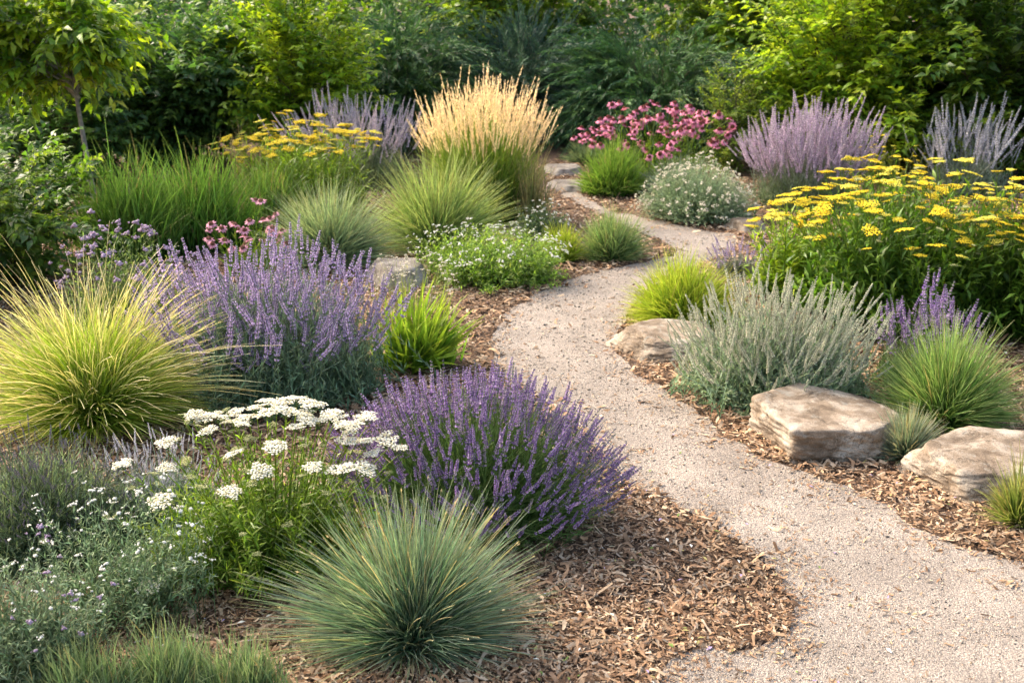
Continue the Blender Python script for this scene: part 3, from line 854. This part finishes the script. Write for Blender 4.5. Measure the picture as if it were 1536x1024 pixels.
boulder('lower of two flat grey stepping stones at the far bend of the path', (830, 892, 263, 288),
        [((0.1, -.1, 1), .8), ((-.9, -.4, .3), .85), ((0, -1, .2), .85), ((.8, -.6, .3), .85), ((1, .3, .2), 1), ((0, 1, .2), 1), ((0, 0, -1), 1)], GREY, k=.7, seed=6, sub=5, hh=.09)
boulder('small pale stone under the yellow yarrow where the path bends', (1100, 1148, 322, 350),
        [((0, -.2, 1), .85), ((-.9, -.4, .3), .85), ((0, -1, .3), .85), ((.8, -.6, .3), .85), ((1, .3, .2), 1), ((0, 1, .2), 1), ((0, 0, -1), 1)], TAN, k=.7, seed=7, sub=5, zscale=1.0)
boulder('weathered grey stone behind the pink coneflowers below the green shrub', (1062, 1112, 218, 240),
        [((0, -.2, 1), .85), ((-.9, -.4, .3), .85), ((0, -1, .3), .85), ((.8, -.6, .3), .85), ((1, .3, .2), 1), ((0, 1, .2), 1), ((0, 0, -1), 1)], GREY, k=.7, seed=8, sub=5, zscale=1.0)

# ------------------------------------------------------------------ grasses
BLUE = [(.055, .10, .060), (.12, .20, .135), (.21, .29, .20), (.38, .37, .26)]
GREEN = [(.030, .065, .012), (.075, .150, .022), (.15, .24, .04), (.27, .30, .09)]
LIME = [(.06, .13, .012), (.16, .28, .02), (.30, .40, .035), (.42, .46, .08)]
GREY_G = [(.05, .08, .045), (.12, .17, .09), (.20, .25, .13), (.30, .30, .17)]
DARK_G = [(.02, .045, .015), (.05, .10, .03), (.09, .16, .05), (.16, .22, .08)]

grass_tuft('round blue fescue clump on bark mulch in front of the dense purple lavender', (396, 838, 740, 1004), [(.045, .085, .045), (.085, .17, .10), (.155, .25, .155), (.29, .35, .25)], 4300, .0031, 1.5, .07, .02, k=.30, name='fescue_clump', seeds=110, fill=.5, base=.2, ry=.72, var=.36, wisp=.085, lobes=.17)
# golden feather grass
def golden():
    t, R, H, rng = clump('feather_grass', 'large golden feather grass with arching straw coloured ends beside the pale lavender', 'grass', (-70, 345, 420, 700), None, .7)
    mb = MB(); n = 5200; K = 10
    P = dome(rng, n, R * .92, H * .86, 1.52, .45, .2, K, .2, (0, 0), .04, .45, 1, .02, .8, .055, .09)
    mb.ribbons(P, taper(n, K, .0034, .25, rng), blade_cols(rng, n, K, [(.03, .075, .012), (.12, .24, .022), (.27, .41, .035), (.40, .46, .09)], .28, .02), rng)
    mb.build('foliage', M_GRASS, t)
    m = 1150; K = 12
    P = dome(rng, m, R * 1.28, H * 1.24, 1.40, .6, .22, K, .24, (0, 0), .12, .42, .85, .04, .8, .06, .10)
    s = MB()
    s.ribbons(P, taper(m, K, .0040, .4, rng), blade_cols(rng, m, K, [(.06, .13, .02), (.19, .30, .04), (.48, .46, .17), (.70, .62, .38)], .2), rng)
    s.build('straw_spray', M_GRASS, t)
golden()
grass_tuft('bright lime sedge mound above the low rounded stone by the path', (915, 1135, 372, 502), LIME, 3600, .0045, 1.5, .16, .01, name='sedge_clump', k=.5, fill=.5, base=.4)
grass_tuft('fresh green fountain grass behind the large flat boulder', (1278, 1565, 472, 664), [(.03, .075, .018), (.075, .17, .035), (.16, .28, .07), (.31, .38, .16)], 3200, .0042, 1.48, .11, .03, name='fountain_grass', k=.45, fill=.5, base=.24)
grass_tuft('small blue green fescue tuft growing against the side of the large flat boulder', (1296, 1428, 602, 703), BLUE, 1300, .0036, 1.5, .06, .08, name='fescue_clump', fill=.7)
grass_tuft('small yellow green grass tuft beside the pitted boulder', (1462, 1600, 685, 805), [(.04, .07, .012), (.11, .17, .025), (.22, .28, .06), (.38, .36, .15)], 800, .0042, 1.45, .08, .08, name='grass_clump', fill=.65)
grass_tuft('soft sage green grass mound in front of the plumed reed grass', (528, 778, 222, 392), [(.05, .10, .025), (.13, .22, .055), (.25, .35, .10), (.42, .47, .19)], 3600, .0052, 1.52, .12, .02, name='moor_grass', k=.55, base=.25, fill=.5)
grass_tuft('blue grey grass mound behind the pale lavender', (362, 625, 262, 414), [(.06, .105, .06), (.13, .21, .12), (.22, .31, .17), (.36, .40, .22)], 3200, .0050, 1.52, .13, .02, name='fescue_clump', k=.5, base=.25, fill=.5)
grass_tuft('tall broad bladed green grass in front of the dark shrub with upright thin ends', (190, 405, 212, 385), [(.03, .075, .012), (.08, .18, .022), (.15, .29, .04), (.22, .36, .07)], 1700, .009, 1.2, .18, .06, name='tall_grass', k=.5, base=.75, fill=.5)
grass_tuft('tall dark green grass beside the slender tree stake with arching wispy blades', (90, 300, 218, 400), [(.03, .075, .012), (.07, .155, .022), (.13, .25, .04), (.2, .32, .07)], 1500, .009, 1.2, .18, .02, name='tall_grass', k=.5, base=.75, fill=.5)
grass_tuft('tall green grass between the yellow yarrow and the blue grey mound', (310, 480, 235, 355), [(.03, .075, .012), (.08, .17, .022), (.15, .27, .04), (.24, .35, .08)], 1300, .008, 1.25, .16, .07, name='tall_grass', k=.5, base=.75, fill=.5)
grass_tuft('dark green small grass clump leaning over the mulch at the path bend', (845, 990, 303, 398), [(.04, .085, .03), (.10, .18, .065), (.18, .28, .10), (.30, .36, .16)], 1900, .0048, 1.5, .09, .05, name='grass_clump', k=.5, base=.35, fill=.5)
grass_tuft('light green small grass tuft behind the white flowering mound', (795, 890, 330, 398), LIME, 900, .005, 1.4, .1, .02, name='grass_clump', k=.5, base=.4)
grass_tuft('wide lush green grass clump below the pink coneflowers', (852, 990, 205, 298), [(.03, .075, .012), (.085, .18, .022), (.16, .29, .04), (.26, .38, .08)], 1900, .0072, 1.45, .14, .01, name='tall_grass', k=.5, base=.5)
grass_tuft('blue grey fescue mound behind the silver flowering mound', (950, 1075, 232, 300), [(.05, .085, .06), (.12, .18, .13), (.20, .27, .20), (.28, .33, .25)], 1300, .006, 1.45, .06, .0, name='fescue_clump', k=.6)
grass_tuft('low blue green grass clump behind the upper stepping stone', (838, 915, 208, 250), [(.05, .085, .05), (.11, .17, .09), (.17, .24, .12), (.25, .30, .16)], 500, .007, 1.4, .08, .0, name='fescue_clump', k=.6)
# wispy clumps at the bottom edge
for i, (b, lab) in enumerate([((170, 345, 925, 1075), 'low green grass tuft at the bottom edge beside the silver leaved daisies'), ((285, 450, 945, 1085), 'low green grass tuft at the bottom edge nearest the blue fescue'),
                              ((40, 225, 950, 1100), 'low dark grass tuft in the bottom corner under the white flowers')]):
    grass_tuft(lab, b, [(.035, .075, .03), (.08, .145, .065), (.14, .22, .105), (.22, .28, .16)], 1100, .0032, 1.1, .1, .04, name='grass_clump', k=.4, base=.85, fill=.4)
# plumed reed grass
def reed():
    t, R, H, rng = clump('reed_grass', 'tall feather reed grass topped with glowing straw coloured plumes', 'grass', (612, 838, 118, 345), None, .6)
    K = 9; n = 3200
    P = dome(rng, n, R * .95, H * .78, 1.1, .5, .5, K, .13, (0, 0), .1, .5)
    mb = MB()
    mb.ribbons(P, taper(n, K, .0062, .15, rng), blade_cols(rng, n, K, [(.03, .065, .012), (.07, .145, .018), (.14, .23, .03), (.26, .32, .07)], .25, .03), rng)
    m = 560
    Q = dome(rng, m, R * .88, H * .80, .8, .82, .62, K, .03, (.02, 0), .3, .5, pw=.9)
    mb.ribbons(Q, taper(m, K, .0038, .6, rng), blade_cols(rng, m, K, [(.06, .13, .02), (.12, .23, .03), (.24, .34, .06)], .2), rng)
    mb.build('foliage', M_GRASS, t)
    d = norm(Q[:, -1] - Q[:, -3]) + rng.normal(0, .06, (m, 3)) + [0, 0, .25]
    L = rng.uniform(.16, .30, m)
    flowers(t, 'seed_plume', T_PLUME, Q[:, -1] - norm(d) * .02, rot_to(d, rng), np.stack([L * .8, L * .8, L], -1), M_GRASS, 100)
    # side stalks leaning out
reed()
grass_tuft('sparse wispy dry grass leaning beside the yellow yarrow with pink tinted stalks', (330, 400, 180, 290), [(.08, .11, .04), (.26, .24, .12), (.45, .36, .22)], 120, .005, 1.0, .1, .5, name='wispy_grass', k=.5, base=.4)
grass_tuft('sparse wispy straw stalks leaning over the grey stepping stones', (748, 848, 205, 345), [(.08, .12, .04), (.22, .24, .09), (.46, .37, .2)], 300, .0055, 1.15, .12, .35, name='wispy_grass', k=.5, base=.4)

# ------------------------------------------------------------------ lavender and sage
LAVF = [(.04, .085, .022), (.085, .165, .04), (.14, .22, .075)]
LAVGF = [(.06, .10, .06), (.12, .18, .115), (.19, .25, .16)]
spike_plant('dense deep purple lavender spilling towards the gravel path', (500, 922, 562, 834), [(.045, .10, .022), (.10, .20, .045), (.17, .27, .085)], T_LAV, 1350, .078, .003, .045, .0042, 8, 2300, 1.32, .5, bow=.04, sw=.85, stemc=(.20, .32, .10), fill=.80, base=.58, lowh=.76, lobes=.04)
spike_plant('tall pale lilac lavender with grey green leaves behind the golden feather grass', (205, 598, 348, 620), [(.08, .14, .075), (.16, .25, .145), (.26, .35, .20)], T_LAVG, 700, .12, .0036, .055, .008, 18, 1500, 1.1, .45, bow=.03, sw=.9, stemc=(.25, .33, .19), mat=M_SILVER, base=.82, fill=.5, s1=.85, lowh=.72)
spike_plant('dusky lavender not yet open with dark grey green stems', (-120, 235, 645, 852), [(.05, .10, .045), (.115, .18, .09), (.20, .27, .155)], T_DUSK, 900, .03, .003, .045, .0045, 14, 1600, 1.15, .4, bow=.05, sw=1.0, stemc=(.21, .25, .15), base=.8, fill=.5, lowh=.8)
spike_plant('small deep violet lavender rising behind the fresh green fountain grass', (1300, 1475, 425, 590), LAVF, T_LAV, 170, .10, .0035, .04, .005, 10, 400, .95, .4, sw=.85, base=.85, fill=.5)
spike_plant('silver sage mound with upright cream seed spikes behind the large flat boulder', (1005, 1325, 405, 624), [(.09, .16, .085), (.22, .32, .175), (.38, .46, .27)], T_SILV, 640, .11, .0036, .036, .008, 24, 1300, 1.25, .5, name='sage_plant', cat='sage', bow=.03, s1=.9, sw=.85, mat=M_SILVER, stemc=(.40, .47, .33), base=.82, lowh=.66, fill=.5)
spike_plant('pale lilac russian sage haze behind the yellow yarrow', (1112, 1315, 152, 318), [(.08, .13, .05), (.18, .25, .11), (.30, .34, .22)], T_SAGEP, 460, .25, .004, .055, .007, 12, 600, 1.0, .45, name='sage_plant', cat='sage', bow=.03, sw=.62, mat=M_SILVER, stemc=(.38, .4, .33), base=.78, lowh=.55, fill=.6)
spike_plant('whitish russian sage with thin upright spikes against the dark shrub', (1362, 1532, 152, 300), [(.08, .13, .07), (.18, .24, .14), (.30, .34, .25)], T_SAGEW, 130, .27, .004, .055, .007, 12, 500, .95, .45, name='sage_plant', cat='sage', bow=.02, sw=.6, mat=M_SILVER, stemc=(.4, .42, .36), base=.85, lowh=.55, fill=.6)
spike_plant('blurred lilac russian sage behind the clump of flat yellow flowers', (425, 640, 142, 285), [(.09, .13, .05), (.2, .26, .1), (.34, .37, .2)], T_SAGEB, 300, .22, .004, .055, .007, 12, 700, .95, .45, name='sage_plant', cat='sage', bow=.03, sw=.65, mat=M_SILVER, stemc=(.42, .42, .3), base=.8, lowh=.65, fill=.6)
spike_plant('thin grey sage sprigs between the path and the yellow green foliage', (1062, 1155, 352, 420), [(.10, .12, .08), (.18, .2, .15), (.26, .27, .22)], T_LAVG, 60, .07, .003, .04, .006, 10, 150, 1.2, .6, name='sage_plant', cat='sage', mat=M_SILVER, base=.5)
spike_plant('white flowering sage sprigs behind the white yarrow under the golden grass', (140, 345, 645, 800), [(.08, .13, .08), (.17, .24, .14), (.28, .35, .24)], T_SAGEW, 190, .05, .0032, .036, .006, 16, 500, 1.1, .45, name='sage_plant', cat='sage', mat=M_SILVER, base=.8, sw=1.1, fill=.4)

# ------------------------------------------------------------------ yarrow
YF = [(.05, .11, .014), (.13, .225, .022), (.25, .34, .045)]
YFD = [(.035, .085, .012), (.085, .18, .02), (.17, .28, .035)]
heads = [(415, 618, .06), (385, 622, .1), (445, 612, .12), (470, 622, .05), (430, 630, -.02), (400, 612, .16), (290, 632, .08), (330, 637, .04), (312, 657, -.04), (355, 628, .14), (365, 645, .02), (500, 637, .1), (535, 645, .04), (515, 648, -.02), (460, 643, .0), (550, 640, .12),
         (520, 672, -.02), (545, 676, .02), (580, 675, .06), (598, 682, .04), (350, 692, -.14), (413, 685, -.10), (470, 711, -.16), (512, 719, -.15), (391, 720, -.18), (347, 750, -.24), (243, 766, -.22), (250, 677, -.06), (186, 707, -.10), (252, 712, -.12), (547, 718, -.1), (495, 632, .16), (375, 640, .08), (430, 612, .2), (455, 630, .1), (405, 634, .04), (480, 645, .04), (350, 645, .1), (308, 640, .1), (445, 650, -.06), (525, 655, .0), (230, 892, -.3), (560, 690, 0)]
yarrow('white yarrow with flat cream flower heads between the golden grass and the purple lavender', (205, 605, 612, 905), YF, T_WHITE, len(heads), .041, k=.5, leafL=.06, leafW=.008, leaves=24, low=270, buds=80, heads=heads, lowh=.76, base=.65, s1=.85)
yarrow('broad yellow yarrow thick with flat golden heads over dark green leaves', (1165, 1540, 250, 512), YFD, T_YEL, 210, .050, k=.45, phi=.92, leafL=.11, leafW=.024, leaves=14, low=420, lowh=.9, base=.72, fill=.86, stem_w=.006, buds=60)
yarrow('small group of low yellow yarrow with lime leaves beside the pale stone', (1112, 1290, 298, 462), [(.06, .12, .014), (.16, .27, .02), (.30, .40, .04)], T_YEL, 40, .050, k=.4, phi=.85, leafL=.12, leafW=.02, leaves=14, low=170, lowh=.92, base=.7, fill=.9)
yarrow('yellow yarrow with flat heads among tall grass in front of the blurred lilac sage', (335, 580, 188, 335), [(.06, .12, .014), (.15, .26, .025), (.28, .38, .05)], T_YEL, 130, .056, k=.45, phi=.78, leafL=.13, leafW=.016, leaves=12, low=320, lowh=.88, base=.75, fill=.88)
yarrow('airy goldenrod stalks with sparse yellow tufts between the two russian sages', (1260, 1390, 205, 330), [(.08, .12, .03), (.18, .22, .05), (.30, .30, .08)], T_YEL, 34, .022, k=.5, phi=1.0, leafL=.06, leafW=.008, leaves=12, low=60, lowh=.7, base=.6, name='goldenrod_plant', cat='goldenrod')
yarrow('sparse yellow yarrow at the frame edge under the whitish sage', (1415, 1680, 248, 520), YFD, T_YEL, 110, .036, k=.45, phi=1.0, leafL=.11, leafW=.024, leaves=14, low=320, lowh=.85, base=.7, fill=.8, buds=50)

# ------------------------------------------------------------------ coneflowers and other blooms
coneflowers('drift of dusky pink coneflowers above green foliage before the dark junipers', (862, 1100, 152, 290), 150, T_CONE, .043, YF, k=.55, phi=1.0)
coneflowers('soft pink coneflowers poking up behind the pale lavender', (315, 440, 312, 420), 30, T_PINK, .033, YF, k=.5, low=20)
mound('verbena with loose lilac button flowers behind the golden feather grass', (85, 300, 328, 530), [(.06, .11, .03), (.13, .2, .06), (.2, .26, .1)], T_POSYP, 260, 75, .018, .05, .010, 14, k=.5, name='verbena_plant', cat='verbena', fphi=1.0, rise=1.0, fpart='flower_head', base=.6, ang=.7)
mound('low white flowering mound of bright green leaves on the mulch beside the grey stone', (612, 866, 340, 436), [(.06, .12, .02), (.16, .27, .035), (.30, .40, .09)], T_POSYW, 700, 260, .009, .045, .013, 14, k=.55, fphi=1.0, base=.7, fill=.5)
mound('silver green mound dotted with tiny cream flowers beside the far path', (952, 1142, 240, 340), [(.10, .17, .08), (.22, .31, .16), (.39, .46, .28)], T_POSYC, 900, 300, .0145, .04, .008, 18, k=.55, mat=M_SILVER, ang=.5, base=.6)
mound('white button flowered plant with grey green leaves in the near corner', (60, 335, 775, 950), [(.07, .12, .05), (.16, .24, .11), (.28, .36, .20)], T_POSYW, 230, 110, .0075, .034, .006, 18, k=.4, name='daisy_plant', mat=M_SILVER, fphi=1.1, base=.9, fill=.4, rise=1.35, phi=1.2)
mound('white and mauve flowered plant filling the bottom corner with dark stems', (-120, 165, 845, 1060), [(.05, .09, .04), (.12, .18, .085), (.22, .29, .16)], T_POSYW + T_POSYP, 320, 90, .0075, .036, .0065, 20, k=.4, name='daisy_plant', mat=M_SILVER, fphi=1.1, base=.85, fill=.45, rise=1.25, phi=1.2)
grass_tuft('lime green strap leaved perennial beside the pale lavender on the mulch', (520, 728, 414, 570), [(.06, .13, .012), (.14, .26, .02), (.24, .37, .035), (.36, .46, .06)], 420, .017, 1.42, .10, .0, name='leafy_perennial', k=.5, base=.45, fill=.45, lean=(.12, 0), tip=.06)
mound('airy seed heads on thin stalks above the lime green perennial', (545, 695, 385, 500), [(.14, .17, .07), (.26, .29, .13), (.38, .39, .22)], T_POSYC, 60, 110, .009, .03, .004, 6, k=.5, name='seed_head_plant', fphi=1.0, base=.8)
mound('small dark leaved plant with pale flowers between the reed grass and the path', (758, 868, 305, 372), [(.03, .06, .03), (.07, .12, .06), (.13, .19, .1)], T_POSYW, 220, 70, .010, .04, .010, 14, k=.6, name='flowering_mound')

# ------------------------------------------------------------------ shrubs and trees
OLIVE = [(.035, .075, .010), (.085, .16, .016), (.17, .26, .022), (.30, .37, .035)]
GOLD = [(.075, .16, .012), (.16, .27, .018), (.27, .38, .025), (.40, .47, .04)]
DEEP = [(.036, .085, .034), (.07, .15, .05), (.115, .215, .065), (.20, .31, .07)]
JUN = [(.018, .055, .026), (.04, .10, .038), (.075, .16, .05), (.14, .25, .085)]
def sx(px, Y): return x_at(px, 150, Y)
def woody_px(name, label, cat, px0, px1, Y, z0, H, cols, **kw):
    x0, x1 = sx(px0, Y), sx(px1, Y)
    return woody(name, label, cat, (x0 + x1) / 2, Y, (x1 - x0) / 2, H, z0, cols, **kw)
# slender young tree with its pale trunk and the glossy shrub below it
woody_px('young_tree', 'young tree with a slender grey trunk and drooping yellow green leaves', 'tree', -15, 262, 8.3, .98, 1.9, GOLD, limbs=44, twigs=16, per=11, leafL=.115, leafW=.046, twigL=.36, trunk=.045, bark=(.27, .245, .215), droop=.35, lift=.15, lean=(-.28, 0))
woody_px('glossy_shrub', 'glossy green privet shrub under the young tree beside the golden grass', 'shrub', -260, 150, 6.2, .02, 1.12, [(.035, .085, .018), (.085, .165, .025), (.15, .25, .035), (.29, .37, .06)], limbs=90, twigs=15, per=13, leafL=.065, leafW=.029, twigL=.26, trunk=.03, stems=5, lift=.25, ang=.75, lean=(-.05, 0))
woody_px('dark_shrub', 'tall dark green shrub behind the tall grasses with deep shade inside', 'shrub', 110, 400, 10.8, .05, 1.75, DEEP, limbs=90, twigs=16, per=13, leafL=.095, leafW=.046, twigL=.45, trunk=.05, stems=5)
woody_px('golden_shrub', 'sunlit yellow green shrub between the dark shrub and the feathery conifer', 'shrub', 345, 560, 10.6, .2, 1.85, GOLD, limbs=60, twigs=15, per=14, leafL=.095, leafW=.04, twigL=.5, trunk=.05, stems=5, lift=.2)
woody_px('leafy_tree', 'yellow green tree rising behind the conifers with thin dark limbs', 'tree', 610, 915, 14.5, .45, 2.7, OLIVE, limbs=70, twigs=15, per=13, leafL=.11, leafW=.05, twigL=.5, trunk=.08, stems=3)
woody_px('broadleaf_shrub', 'dark olive shrub between the white rose and the golden leaved tree', 'shrub', 985, 1200, 13.0, .5, 2.4, OLIVE, limbs=80, twigs=15, per=13, leafL=.10, leafW=.045, twigL=.45, trunk=.05, stems=5)
woody_px('spreading_tree', 'spreading golden green tree overhanging the pale lilac sage', 'tree', 1130, 1400, 10.6, .5, 2.15, GOLD, limbs=90, twigs=17, per=13, leafL=.10, leafW=.043, twigL=.5, trunk=.07, bark=(.07, .05, .04), stems=3, lift=.2)
woody_px('tall_shrub', 'tall mid green shrub behind the whitish sage', 'shrub', 1330, 1680, 10.2, .05, 2.2, [(.025, .06, .012), (.06, .125, .018), (.12, .20, .024), (.21, .29, .035)], limbs=110, twigs=16, per=13, leafL=.115, leafW=.05, twigL=.45, trunk=.05, stems=5)
woody_px('small_shrub', 'small airy green shrub beside the pink coneflowers', 'shrub', 1040, 1165, 10.4, .03, .95, [(.04, .08, .014), (.09, .15, .02), (.17, .24, .03), (.26, .32, .05)], limbs=40, twigs=12, per=12, leafL=.05, leafW=.022, twigL=.28, trunk=.025, stems=5)
# junipers: feathery fronds
woody_px('feathery_conifer', 'feathery blue green juniper with arching sprays behind the lilac sage', 'conifer', 490, 700, 12.3, .05, 1.32, JUN, limbs=95, twigs=17, per=58, leafL=.085, leafW=.010, twigL=.8, trunk=.05, stems=5, kind='needle', ang=.32, droop=.3, mat=M_NEEDLE, lift=.15)
woody_px('spreading_juniper', 'dark spreading juniper behind the pink coneflowers with layered branches', 'conifer', 850, 1110, 12.0, .05, 1.12, JUN, limbs=100, twigs=17, per=58, leafL=.085, leafW=.010, twigL=.75, trunk=.05, stems=5, kind='needle', ang=.35, droop=.3, mat=M_NEEDLE, lift=.1)
woody_px('upright_juniper', 'pale blue green juniper behind the plumes of the reed grass', 'conifer', 680, 880, 12.8, .05, 1.08, [(.03, .065, .05), (.055, .105, .075), (.09, .15, .10)], limbs=75, twigs=16, per=58, leafL=.085, leafW=.010, twigL=.75, trunk=.05, stems=5, kind='needle', ang=.3, droop=.1, mat=M_NEEDLE, lift=.2)
# white rambling bush far behind
mound('pale bush with a few white blooms between the conifer and the olive shrub', (868, 975, 22, 180), [(.05, .08, .03), (.12, .16, .06), (.2, .24, .12)], T_POSYW, 260, 110, .035, .06, .025, 16, k=.6, name='white_bush', cat='shrub')
# wood beyond: one dark mass
def wood():
    rng = np.random.default_rng(77)
    n = 60000
    p = np.stack([rng.uniform(-17, 17, n), rng.uniform(16.5, 20, n), rng.uniform(0, 1, n) ** .8 * 4.6], -1)
    d = rng.normal(size=(n, 3)); d[:, 2] -= .3
    mb = MB()
    C = ramp(DEEP, rng.uniform(0, 1, n)) * rng.uniform(.7, 1.3, (n, 1))
    mb.leaves(p, d, norm(np.array([0, 0, .7]) + rng.normal(0, .5, (n, 3))), rng.uniform(.12, .26, n), rng.uniform(.06, .13, n), C)
    o = mb.build('far_woods', M_LEAF)
    tag(o, 'dark green wood beyond the garden', None, None, 'stuff')
wood()

woody_px('understory_shrub', 'low dark shrub in the shade behind the slender young trunk', 'shrub', -40, 200, 9.8, .02, 1.25, DEEP, limbs=60, twigs=14, per=13, leafL=.09, leafW=.042, twigL=.4, trunk=.04, stems=5)
woody_px('understory_shrub', 'low dark shrub in the shade behind the blurred lilac sage', 'shrub', 380, 640, 12.0, .02, 1.0, DEEP, limbs=60, twigs=14, per=13, leafL=.09, leafW=.042, twigL=.4, trunk=.04, stems=5)
woody_px('understory_shrub', 'low green shrub in the shade between the two russian sages', 'shrub', 1250, 1480, 10.0, .02, .85, OLIVE, limbs=60, twigs=14, per=13, leafL=.09, leafW=.042, twigL=.4, trunk=.04, stems=5)
def undergrowth():
    rng = np.random.default_rng(78)
    n = 70000
    X = rng.uniform(-12, 12, n); Y = rng.uniform(12.6, 16.5, n)
    top = np.array([.7 + .9 * noise.noise(Vector((x * .8, y * .8, 2))) for x, y in zip(X, Y)])
    p = np.stack([X, Y, rng.uniform(0, 1, n) * np.clip(top + (Y - 12.6) * .35, .15, 3)], -1)
    d = rng.normal(size=(n, 3)); d[:, 2] = np.abs(d[:, 2]) * .6
    mb = MB()
    C = ramp(DEEP, rng.uniform(0, 1, n)) * rng.uniform(.7, 1.3, (n, 1))
    mb.leaves(p, d, norm(np.array([0, 0, .7]) + rng.normal(0, .5, (n, 3))), rng.uniform(.08, .16, n), rng.uniform(.04, .08, n), C)
    tag(mb.build('undergrowth', M_LEAF), 'dark leafy undergrowth below the trees', None, None, 'stuff')
undergrowth()

def litter():
    rng = np.random.default_rng(91)
    pts = scatter_ground(rng, 2600, 2.0, 8.0, 1.0)
    ins = inside(pts, PATH); ed = edge_dist(pts, PATH)
    keep = ~ins | (rng.uniform(size=len(pts)) < .12 + .5 * np.exp(-ed / .12))
    pts = pts[keep]; n = len(pts)
    az = rng.uniform(0, 6.28, n)
    L = rng.uniform(.008, .026, n)
    pal = np.array([(.30, .26, .10), (.22, .13, .06), (.14, .20, .05), (.40, .33, .20), (.36, .28, .42), (.72, .70, .60)])
    C = pal[rng.choice(6, n, p=[.25, .25, .14, .18, .10, .08])] * rng.uniform(.7, 1.2, (n, 1))
    mb = MB()
    mb.leaves(np.stack([pts[:, 0], pts[:, 1], np.where(inside(pts, PATH), .009, .024)], -1), np.stack([np.cos(az), np.sin(az), rng.normal(0, .15, n)], -1), norm(np.array([0, 0, 1.]) + rng.normal(0, .2, (n, 3))), L, L * rng.uniform(.25, .5, n), C, .15, .1)
    tag(mb.build('leaf_litter', M_CHIP), 'fallen leaves and petals on the mulch and path', None, None, 'stuff')
litter()
